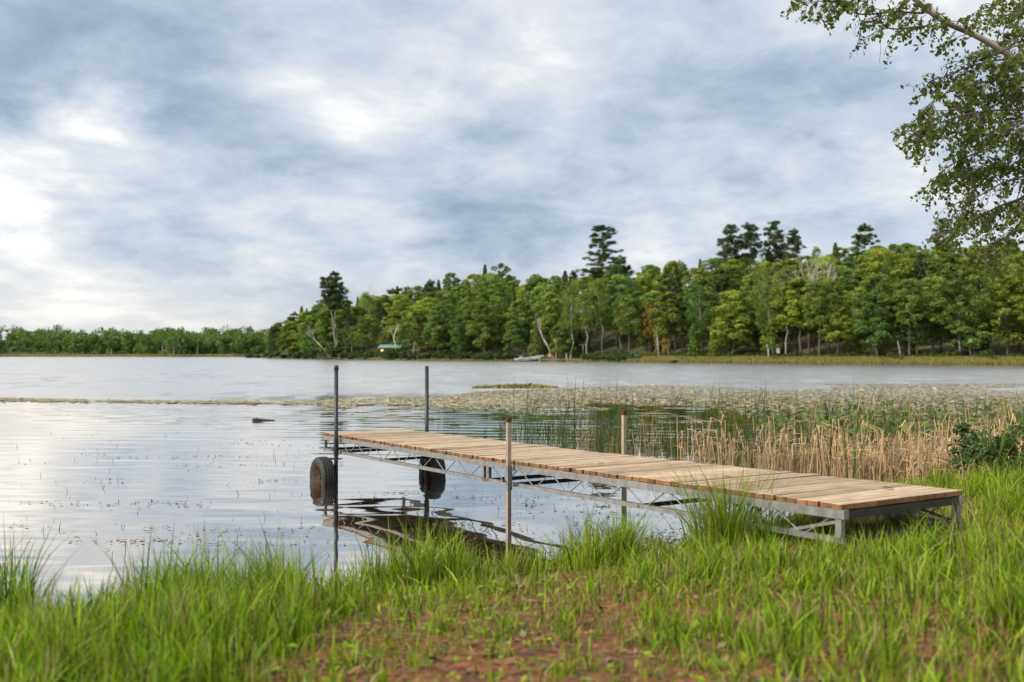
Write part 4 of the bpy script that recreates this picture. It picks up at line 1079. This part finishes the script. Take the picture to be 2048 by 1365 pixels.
# --- shrubs along the shore
def p_shrub(seed, m_='shrub'):
    gg = np.random.default_rng(seed); n = 16
    cen = [(gg.normal(0, .8), gg.normal(0, .5), abs(gg.normal(.55, .3))) for _ in range(n)]
    V, F, T = lobes_cards(cen, [gg.uniform(.4, .7) for _ in range(n)], 60, .26, gg); b = MB()
    for c in cen[:7]: limb(b, (c[0] * .2, c[1] * .2, -.3), c, .03, .01, gg, 2, .05, 4)
    return b.mesh('stem', 'bark'), np_mesh('foliage', V, F, m_, T)
SH = [p_shrub(300 + i) for i in range(4)]
def shrub(px, off, s, label, group, col=(1, 1, 1), sz=1.0):
    o = thing('shore_shrub', far_pt(px, off), label, 'shrub', group, rnd.uniform(0, 6.28)); o.scale = (s, s, s * sz)
    k = SH[rnd.randrange(4)]; link('stem', k[0], o); c = link('foliage', k[1], o); c.color = (*col, 1)
def near_bush(px, Y, s_, label, col):
    X_ = (px - 1024) / FPX * Y; o = thing('bush', (X_, Y, max(0, float(bank_z(np.array(X_), np.array(Y))))), label, 'bush'); gg = np.random.default_rng(int(px)); b = MB()
    cen = [(gg.normal(0, .5) * s_, gg.normal(0, .35) * s_, abs(gg.normal(.38, .22)) * s_) for _ in range(22)]
    for c in cen[:12]: limb(b, (c[0] * .2, c[1] * .2, -.1), c, .008, .003, gg, 2, .05, 4)
    b.build('stem', 'bark', o); V, F, T = lobes_cards(cen, [gg.uniform(.16, .30) * s_ for _ in cen], 130, .045, gg, shell=.1, aspect=1.3)
    c = link('foliage', np_mesh('bush_foliage', V, F, 'shrub', T), o); c.color = (*col, 1)
near_bush(2030, 11.0, .62, 'dark leafy bush on the bank beside the green cattail fan', (.75, .9, .8))
near_bush(2100, 10.2, .7, 'leafy bush at the top of the bank past the dark one', (.9, 1.0, .8))
px = 502
while px < 1030:
    if not 745 < px < 756: shrub(px, rnd.uniform(.6, 3.2), rnd.uniform(.8, 1.5), 'low grey-green shrub in the shoreline thicket between the point and the boat', 'thicket shrubs left of the boat', (.9, .95, .9))
    px += rnd.uniform(9, 17)
px = 1172
while px < 1275:
    shrub(px, rnd.uniform(.8, 2), rnd.uniform(.7, 1.1), 'low shrub in the thicket between the far dock and the blue barrel', 'thicket shrubs by the lawn', (.95, .95, .85)); px += rnd.uniform(8, 13)
px = 1290
while px < 2150:
    shrub(px, rnd.uniform(3.5, 6.5), rnd.uniform(.6, 1.05), 'low shrub under the trees behind the pale reed fringe', 'shrubs behind the reed fringe', (1.05, 1.0, .8)); px += rnd.uniform(11, 22)
for px, off, s, lb in ((640, 4, 2.4, 'large rounded willow-like bush below the white-trunked pines'), (668, 4, 2.2, 'big grey-green bush at the foot of the pine pair'), (795, 2.5, 1.8, 'dark rounded bush at the end of the cabin roof'), (1232, 9, 1.0, 'small bright bush on the lawn slope'), (1247, 5, 1.2, 'pale olive bush at the lawn edge')):
    shrub(px, off, s, lb, None, (.85, .95, 1.0), 1.1)
# reed fringe and lawn grass of the far shore
gg = np.random.default_rng(77); n = 60000
pxs = gg.uniform(560, 2250, n); pxs = np.where(gg.random(n) < .75, gg.uniform(1255, 2250, n), pxs)
offs = np.where(pxs > 1255, gg.beta(1.1, 1.6, n) * 5.5 - 1.2, gg.uniform(-.6, 1.0, n))
Y = far_Y(pxs) + offs; X = (pxs - 1024) / FPX * Y; Z = np.where(offs < 0, -.1, hill_z(pxs, np.maximum(offs, 0)) - .05)
hts = np.where(pxs > 1255, gg.uniform(.35, .95, n), gg.uniform(.2, .6, n))
V, F, T = blades(np.stack([X, Y, Z], 1), hts, gg.uniform(.04, .09, n), gg.uniform(0, 6.28, n), gg.beta(2, 3, n) * .6, gg, facing=gg.normal(0, .6, n))
tag(link('shore_reeds', np_mesh('shore_reeds', V, F, 'shore_grass', T)), 'pale yellow-green reed fringe along the opposite shore', 'reeds', kind='stuff')

# --- distant woods on the left: one mass
gg = np.random.default_rng(55); Cs, rs = [], []
for i in range(820):
    X = gg.uniform(-420, -85); off = gg.random() ** 1.4 * 150 + 4
    if -235 < X < -165 and off < 22: continue
    Y = LY + off + .00012 * (X + 250) ** 2; pxx = 1024 + X / Y * FPX
    gz = .5 + 7 * sm(np.array((off - 20) / 150.)); H = gg.uniform(6.5, 11.0)
    if pxx > 300 and off < 60: H *= 1.0
    R_ = H * gg.uniform(.28, .42)
    for k in range(7):
        a_ = gg.uniform(0, 6.28); r = R_ * gg.random(); Cs.append((X + math.cos(a_) * r, Y + math.sin(a_) * r, gz + H * gg.uniform(.12, .85))); rs.append(R_ * gg.uniform(.4, .75))
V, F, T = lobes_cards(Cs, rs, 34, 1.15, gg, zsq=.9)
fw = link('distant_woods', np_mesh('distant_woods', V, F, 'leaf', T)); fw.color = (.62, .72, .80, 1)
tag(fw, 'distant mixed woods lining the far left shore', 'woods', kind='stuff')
for i in range(9):
    X = rnd.uniform(-150, -96); Y = LY + rnd.uniform(8, 40)
for px, tp in ((322, 690), (345, 684), (392, 688), (442, 690), (220, 697)):
    p = Vector(((px - 1024) / FPX * (LY + 4), LY + 4 + .00012 * ((px - 1024) / FPX * LY + 250) ** 2, .3)); o = thing('birch_snag', p, 'thin pale dead birch stem before the distant left woods', 'snag', 'pale stems before the distant woods')
    b = MB(); hh_ = (HZ + 6 - tp) / FPX * LY; b.tube([(0, 0, -.4), (.2, 0, hh_ * .6), (.35, 0, hh_)], [.2, .16, .08], 6); b.build('stem', 'birchbark', o)
n = 9000; pxs = gg.uniform(-60, 560, n); offs = gg.uniform(-1.5, 8, n) * np.where((pxs > 40) & (pxs < 310), 1.6, .35); Y = LY + offs; X = (pxs - 1024) / FPX * Y; Y = Y + .00012 * (X + 250) ** 2
V, F, T = blades(np.stack([X, Y, np.full(n, -.1)], 1), gg.uniform(.7, 1.5, n), gg.uniform(.12, .3, n), gg.uniform(0, 6.28, n), gg.beta(2, 3, n) * .5, gg, facing=gg.normal(0, .6, n))
tag(link('distant_reeds', np_mesh('distant_reeds', V, F, 'shore_grass', T)), 'pale marsh reeds in front of the distant left woods', 'reeds', kind='stuff')

# ------------------------------------------------------------------ things on the far shore
# boat
bp_ = far_pt(1059, -3.0); bp_.z = 0.05
boat = thing('motor_boat', bp_, 'small white motor boat with a dark canopy moored at the far dock', 'boat'); boat.rotation_euler = (0, R(-4.0), R(-20)); boat.scale = (1.08,) * 3
secs = [(-2.7, .82, .16, .62), (-1.5, .98, .04, .64), (0, 1.02, .02, .70), (1.3, .86, .08, .80), (2.2, .46, .28, .92), (2.75, .04, .66, 1.0)]
vs = []; fs = []
for (x_, hb, zk, zs) in secs: vs += [(x_, -hb, zs), (x_, -hb * .86, zk + .16), (x_, 0, zk), (x_, hb * .86, zk + .16), (x_, hb, zs)]
for i in range(len(secs) - 1):
    for j in range(4): fs.append((i * 5 + j, i * 5 + 5 + j, i * 5 + 6 + j, i * 5 + 1 + j))
fs.append((0, 1, 2, 3, 4))
b = MB(); b.add(vs, fs); b.build('hull', 'white', boat)
b = MB(); dv = []
for (x_, hb, zk, zs) in secs[3:]: dv += [(x_, -hb * .98, zs + .01), (x_, hb * .98, zs + .01)]
b.add(dv, [(0, 1, 3, 2), (2, 3, 5, 4)]); b.build('foredeck', 'white', boat)
b = MB(); b.box((-2.0, 0, .60), (1.1, 1.5, .12)); b.build('stern_deck', 'white', boat)
b = MB(); b.box((.9, -.45, .95), (.06, .8, .42), Matrix.Rotation(R(-35), 3, 'Y')); b.box((.9, .45, .95), (.06, .8, .42), Matrix.Rotation(R(-35), 3, 'Y')); b.build('windshield', 'canvas', boat)
b = MB(); b.beam((-2.6, -.985, .40), (1.2, -.99, .50), .02, .10); b.build('hull_stripe', 'hullgreen', boat)
b = MB(); b.tube([(-2.2, 0, 1.78), (-1.8, 0, 1.95), (-1.0, 0, 1.98), (-.5, 0, 1.80)], [.05, .10, .10, .05], 6)
for v_i, v_ in enumerate(b.v): b.v[v_i] = (v_[0], v_[1] * 9, v_[2])
b.build('canopy', 'canvas', boat)
for x_, y_ in ((-2.0, -.8), (-.7, -.8), (-2.0, .8), (-.7, .8)):
    b = MB(); b.tube([(-1.35, y_, .6), (x_, y_, 1.85)], .018, 5); b.build('canopy_pole', 'steel', boat)
b = MB(); b.box((-1.5, 0, .85), (.45, 1.1, .5)); b.build('seat', 'greywood', boat)
b = MB(); b.box((-2.85, 0, .62), (.28, .34, .55)); b.box((-2.88, 0, .1), (.14, .10, .7)); b.build('outboard_motor', 'canvas', boat)
# far dock
fp = far_pt(1120, -1.0); fp.z = 0
fd = thing('shore_dock', fp, 'low grey plank dock beside the white boat on the far shore', 'dock')
for i in range(26):
    b = MB(); b.box((-4.1 + i * .33, 0, .45), (.31, 1.3, .05)); b.build('plank', 'greywood', fd)
for x_ in (-4, -1.3, 1.4, 4.2):
    for y_ in (-.55, .55):
        b = MB(); b.tube([(x_, y_, -.6), (x_, y_, .44 if (x_ < 4 and y_ < 0) else 1.1)], .07, 6); b.build('post', 'trim', fd)
b = MB(); b.beam((-4.2, -.6, .36), (4.2, -.6, .36), .05, .14); b.build('side_beam', 'greywood', fd)
# orange chair on the far dock
def far_chair(px, off, z0, m_, label):
    p = far_pt(px, off); p.z = z0; o = thing('lawn_chair', p, label, 'chair')
    b = MB(); b.box((0, 0, .38), (.6, .55, .05)); b.build('seat', m_, o)
    b = MB(); b.box((0, .3, .75), (.6, .06, .75), Matrix.Rotation(R(-14), 3, 'X')); b.build('backrest', m_, o)
    for sx in (-.33, .33):
        b = MB(); b.box((sx, 0, .58), (.09, .7, .04)); b.build('armrest', m_, o)
        for yy in (-.25, .25):
            b = MB(); b.box((sx, yy, .29), (.06, .08, .58)); b.build('leg', m_, o)
far_chair(1099, -1.0, .475, 'orangewood', 'orange wooden lawn chair on the low far dock')
# bird house
p = far_pt(1112, 2.5); bh = thing('birdhouse', p, 'pale birdhouse on a tall post beside the far dock', 'birdhouse')
hb = Hpx(1112, 2.5, 686)
b = MB(); b.tube([(0, 0, -.3), (0, 0, hb)], .10, 7); b.build('post', 'trim', bh)
b = MB(); b.box((0, 0, hb + .22), (.72, .6, .5)); b.build('house_box', 'greywood', bh)
b = MB(); b.add([(-.46, -.4, hb + .46), (.46, -.4, hb + .46), (.46, .4, hb + .46), (-.46, .4, hb + .46), (-.46, 0, hb + .72), (.46, 0, hb + .72)], [(0, 1, 5, 4), (2, 3, 4, 5), (0, 4, 3), (1, 2, 5), (0, 3, 2, 1)]); b.build('roof', 'trim', bh)
# clothes-line T posts
p = far_pt(1166, 7); tp_ = thing('t_post', p, 'brown T-shaped post standing on the far lawn between birches', 'post'); hb = Hpx(1166, 7, 690)
b = MB(); b.tube([(0, 0, -.3), (0, 0, hb)], .07, 6); b.build('upright', 'greywood', tp_)
b = MB(); b.beam((-.75, 0, hb), (.75, 0, hb), .09, .10); b.build('cross_arm', 'orangewood', tp_)
# mooring posts
for px, tpy, lb in ((1133, 708, 'pale mooring post, taller of two by the far dock'), (1141, 710, 'pale mooring post, shorter of two by the far dock')):
    p = far_pt(px, .3); o = thing('mooring_post', p, lb, 'post'); b = MB(); b.tube([(0, 0, -.5), (0, 0, Hpx(px, .3, tpy))], .11, 7); b.build('timber', 'trim', o)
    b = MB(); b.tube([(0, 0, Hpx(px, .3, tpy)), (0, 0, Hpx(px, .3, tpy) + .05)], [.13, .05], 7); b.build('cap', 'greywood', o)
# wood pile, barrel, canoe
p = far_pt(1221, 10); wpile = thing('wood_pile', p, 'reddish stack of cut logs on the far lawn slope', 'wood pile')
for r_ in range(3):
    for k in range(6 - r_):
        b = MB(); b.tube([(-.85 + k * .30 + r_ * .15, -.4, .12 + r_ * .24), (-.85 + k * .30 + r_ * .15, .4, .12 + r_ * .24)], .135, 8); b.build('log', 'logwall', wpile)
p = far_pt(1274, 2.6); o = thing('barrel', p, 'bright blue plastic barrel lying among the shore shrubs', 'barrel')
b = MB(); b.tube([(-.5, 0, .42), (-.46, 0, .42), (0, 0, .42), (.46, 0, .42), (.5, 0, .42)], [.30, .36, .40, .36, .30], 12); b.build('body', 'bluetarp', o, True)
b = MB(); b.tube([(.5, 0, .42), (.53, 0, .42)], .2, 10); b.build('lid', 'canvas', o)
p = far_pt(1290, 4); o = thing('canoe', p, 'overturned dark green canoe beside the blue barrel', 'canoe')
vs = []; fs = []
for i in range(9):
    x_ = -1.9 + i * .475; k = math.sqrt(max(0.0, 1 - (x_ / 2.0) ** 2)); 
    vs += [(x_, -.45 * k, .25 + .12 * (x_ / 2) ** 2), (x_, -.36 * k, .52), (x_, 0, .62 - .08 * (1 - k)), (x_, .36 * k, .52), (x_, .45 * k, .25 + .12 * (x_ / 2) ** 2)]
for i in range(8):
    for j in range(4): fs.append((i * 5 + j, i * 5 + 5 + j, i * 5 + 6 + j, i * 5 + 1 + j))
b = MB(); b.add(vs, fs); b.build('hull', 'hullgreen', o)
for x_ in (-1.2, 1.2):
    b = MB(); b.box((x_, 0, .12), (.12, 1.0, .28)); b.build('trestle', 'greywood', o)
# second little pier
p = far_pt(1350, -1.2); p.z = 0; o = thing('small_pier', p, 'short grey pier in front of the pale reeds', 'pier')
for i in range(8): 
    b = MB(); b.box((-1.2 + i * .33, 0, .5), (.31, 1.1, .06)); b.build('plank', 'greywood', o)
for x_ in (-1.1, 1.1): 
    b = MB(); b.tube([(x_, -.4, -.6), (x_, -.4, 1.4 if x_ > 0 else .5)], .05, 6); b.build('post', 'darksteel', o)
# white sign board
p = far_pt(1556, 8); o = thing('notice_board', p, 'plain white board on a post under the right birches', 'board')
b = MB(); b.box((0, 0, 1.3), (.55, .05, .9)); b.build('panel', 'white', o)
b = MB(); b.tube([(0, .06, -.3), (0, .06, 1.5)], .05, 6); b.build('post', 'greywood', o)
# cabin
cp = far_pt(764, 4); cab = thing('cabin', cp, 'small brown cabin with a green metal roof and one lit window', 'cabin'); cab.rotation_euler = (0, 0, R(-8))
kx = 285 / FPX
b = MB(); b.box((2.0, 2.0, .9), (5.0, 4.0, 3.0)); b.add([(-.5, 0, 2.4), (-.5, 4.0, 2.4), (4.5, 0, 2.4), (4.5, 4.0, 2.4), (-.5, 2, 2.9), (4.5, 2, 2.9)], [(0, 1, 4), (2, 5, 3)]); b.build('wall', 'logwall', cab)
rf = MB(); rf.add([(-.9, -.5, 2.32), (5.0, -.5, 2.32), (5.0, 2, 3.02), (-.9, 2, 3.02), (-.9, 4.5, 2.32), (5.0, 4.5, 2.32), (-.9, -.5, 2.44), (5.0, -.5, 2.44), (5.0, 2, 3.14), (-.9, 2, 3.14), (-.9, 4.5, 2.44), (5.0, 4.5, 2.44)],
       [(0, 3, 2, 1), (3, 4, 5, 2), (6, 7, 8, 9), (9, 8, 11, 10), (0, 1, 7, 6), (4, 10, 11, 5), (0, 6, 9, 3), (3, 9, 10, 4), (1, 2, 8, 7), (2, 5, 11, 8)]); rf = rf.build('roof', 'roofgreen', cab)
b = MB(); b.beam((-.95, -.55, 2.30), (-.95, 2, 3.06), .08, .34); b.beam((-.95, 2, 3.06), (-.95, 4.55, 2.30), .08, .34); b.build('barge_board', 'trim', rf)
b = MB(); b.tube([(.6, 2, 3.0), (.6, 2, 4.5)], .05, 6); b.build('stovepipe', 'steel', rf)
wn = MB(); wn.box((.05, -.03, 1.5), (.72, .06, .98)); wn = wn.build('window', 'trim', cab)
b = MB(); b.box((.05, -.075, 1.5), (.58, .02, .84)); b.build('pane', 'lit', wn)
wn = MB(); wn.box((-.53, 1.2, 1.5), (.06, .9, .98)); wn = wn.build('window', 'trim', cab)
b = MB(); b.box((-.575, 1.2, 1.5), (.02, .76, .84)); b.build('pane', 'lit', wn)
dr = MB(); dr.box((3.0, -.03, .95), (.95, .06, 2.0)); dr = dr.build('door', 'trim', cab)
b = MB(); b.box((3.3, -.09, .95), (.08, .06, .08)); b.build('handle', 'darksteel', dr)
# landing on the point
p = far_pt(665, -1.2); p.z = 0; ld = thing('landing_stage', p, 'low wooden landing stage below the pines on the point', 'dock')
for i in range(24): 
    b = MB(); b.box((-4.2 + i * .36, 0, .40), (.34, 1.2, .06)); b.build('plank', 'orangewood' if i < 7 else 'greywood', ld)
for x_ in (-3.8, -1.2, -.7, 1.6, 4.2, 3.6):
    b = MB(); b.tube([(x_, .5, -.5), (x_, .5, 1.25)], .06, 6); b.build('post', 'trim', ld)
far_chair(655, -1.2, .43, 'trim', 'pale wooden chair on the landing stage below the pines')

# ------------------------------------------------------------------ overhanging birch at the right
gg = np.random.default_rng(91); br = random.Random(92)
TB = at(2420, HZ, 11.2); TB.z = float(bank_z(np.array(TB.x), np.array(TB.y)))
bt = thing('birch_tree', TB, 'overhanging birch with drooping leafy branches and a pale bark limb', 'tree')
org = TB
trunk = MB(); tpts = [(0, 0, -.3), (.03, 0, 1.2), (-.03, .04, 2.6), (.06, .05, 4.2), (.0, .1, 6.0), (.15, .1, 8.2)]
trunk.tube(tpts, [.17, .15, .135, .12, .09, .03], 10); trunk.build('trunk', 'birchbark', bt, True)
def trunk_at(z): return Vector((np.interp(z, [p[2] for p in tpts], [p[0] for p in tpts]), np.interp(z, [p[2] for p in tpts], [p[1] for p in tpts]), z))
limbm = MB(); twigm = MB(); LC, LN = [], []
def spline(pts, n):
    pts = [Vector(p) for p in pts]; o_ = []
    for i in range(len(pts) - 1):
        p0 = pts[max(i - 1, 0)]; p1 = pts[i]; p2 = pts[i + 1]; p3 = pts[min(i + 2, len(pts) - 1)]
        for k in range(n):
            t_ = k / n; o_.append(.5 * ((2 * p1) + (p2 - p0) * t_ + (2 * p0 - 5 * p1 + 4 * p2 - p3) * t_ ** 2 + (3 * p1 - p0 - 3 * p2 + p3) * t_ ** 3))
    o_.append(pts[-1]); return o_
def leafy_twig(p, d, L, nl, droop=.5):
    q = [p]; dd = d.normalized()
    for k in range(5):
        dd = (dd + Vector((br.gauss(0, .16), br.gauss(0, .16), -droop * .32))).normalized(); q.append(q[-1] + dd * L / 5)
    twigm.tube(q, [.0032, .0028, .0024, .002, .0016, .001], 3, False)
    for k in range(nl):
        t_ = .12 + .88 * k / max(1, nl - 1); i = min(4, int(t_ * 5)); c = q[i].lerp(q[i + 1], t_ * 5 - i)
        off_ = Vector((br.gauss(0, 1), br.gauss(0, 1), br.gauss(-.6, .5))).normalized() * br.uniform(.018, .045)
        LC.append(c + off_); LN.append((br.gauss(0, 1), br.gauss(0, 1), br.gauss(.15, .6)))
def branch(pts_px, r0, r1, sub, twl=.30, nl=10, start=.12, wood=None, z0=None):
    P3 = [at(*q) - org for q in pts_px]
    if z0 is not None: P3 = [trunk_at(z0)] + P3
    sp_ = spline(P3, 6); m_ = len(sp_); rr = [r0 + (r1 - r0) * (i / (m_ - 1)) ** .8 for i in range(m_)]
    (wood or twigm).tube(sp_, rr, 7 if r0 > .015 else 5)
    for k in range(sub):
        t_ = start + (1 - start) * (k + br.random()) / sub; i = min(m_ - 2, int(t_ * (m_ - 1))); p = sp_[i].lerp(sp_[i + 1], t_ * (m_ - 1) - i)
        d = (sp_[i + 1] - sp_[i]).normalized() * .6 + Vector((br.gauss(0, .55), br.gauss(0, .8), br.gauss(-.05, .45)))
        d.normalize(); L = br.uniform(.10, .34); e = p + d * L
        twigm.tube([p, p.lerp(e, .5) + Vector((0, 0, .015)), e], [.0055, .0045, .003], 4, False)
        for u in (.35, .7, 1.0):
            leafy_twig(p.lerp(e, u), d + Vector((br.gauss(0, .6), br.gauss(0, .6), br.gauss(-.2, .3))), twl * br.uniform(.5, 1.15), int(nl * br.uniform(.6, 1.3)))
# the pale limb and its side shoots
branch([(2260, 260, 10.7), (2090, 150, 10.4), (1965, 74, 10.2), (1895, 42, 10.1), (1840, 2, 10.0), (1760, -70, 9.9), (1640, -130, 9.7)], .046, .020, 26, wood=limbm, z0=3.6, start=.45)
branch([(1897, 54, 10.1), (1860, 50, 10.0), (1790, 56, 9.9), (1760, 42, 9.8), (1720, 40, 9.8)], .013, .004, 6, twl=.16, nl=6)
branch([(1850, 24, 10.05), (1790, 22, 9.9), (1724, 26, 9.8), (1690, 8, 9.7), (1640, -6, 9.6), (1608, -2, 9.5)], .012, .004, 13, twl=.17, nl=9, start=.25)
branch([(1800, -40, 9.9), (1740, -28, 9.8), (1680, -14, 9.7), (1650, 6, 9.7)], .010, .003, 12, twl=.18, nl=9)
branch([(1830, -10, 10.0), (1800, 20, 9.9), (1780, 30, 9.8)], .008, .003, 6, twl=.18, nl=9)
# drooping boughs that fill the right edge
ends = [(1868, 150, 10.2, 9), (1842, 196, 10.0, 11), (1812, 262, 9.9, 12), (1836, 240, 10.6, 9), (1862, 335, 10.3, 10), (1905, 405, 10.1, 10), (1893, 455, 10.4, 7), (1945, 500, 10.2, 8), (1958, 330, 10.7, 10), (1975, 175, 10.5, 10), (1985, 85, 10.9, 9),
        (2010, 20, 10.4, 9), (1960, 5, 10.9, 8), (1995, 255, 9.9, 10), (2015, 410, 10.0, 9), (2030, 345, 11.2, 9), (1930, 225, 11.0, 10), (1945, 115, 10.0, 8), (1900, 290, 10.8, 10), (1920, 350, 11.2, 9), (2040, 130, 9.9, 9), (2050, 230, 11.4, 9), (2045, 60, 11.3, 8), (2060, 300, 10.2, 9), (1915, 180, 11.2, 9), (1960, 430, 11.0, 8), (2070, 460, 10.6, 8), (2140, 180, 10.8, 10), (2150, 330, 10.5, 10), (2180, 60, 11.6, 10), (2200, 440, 11.4, 9)]
for ex, ey, eY, sub in ends:
    ex += 22
    sx = 2330; zz = float(at(sx, ey * .75 + 30, 11.1).z) - org.z + .15
    zz = min(zz, 7.6); mx = ex + (sx - ex) * .5
    branch([(mx + (sx - ex) * .15, ey * .85 - 5, (eY + 11.1) / 2 + .1), (ex + (sx - ex) * .28, ey * .93 - 22, eY + .15), (ex + 24, ey - 8, eY), (ex, ey + 14, eY - .05)], .020, .0030, sub + 6, twl=.23, nl=10, start=.42, z0=zz)
# bare hanging shoots
for q in ([(1770, 52, 9.8), (1760, 62, 9.8), (1764, 90, 9.8), (1761, 125, 9.8)], [(1740, 42, 9.8), (1715, 52, 9.8), (1712, 72, 9.8)], [(1700, 40, 9.8), (1690, 60, 9.8)]):
    sp_ = spline([at(*k) - org for k in q], 4); twigm.tube(sp_, .0022, 3, False)
limbm.build('limb', 'birchbark', bt, True)
twigm.build('twigs', 'bark', bt)
C = np.array([tuple(c) for c in LC]); n = len(C)
V, F, T = cards(C, np.array(LN), gg.uniform(.030, .070, n), 1.1, gg, droop=.35)
cr = link('crown', np_mesh('birch_crown', V, F, 'birchleaf', T), bt)
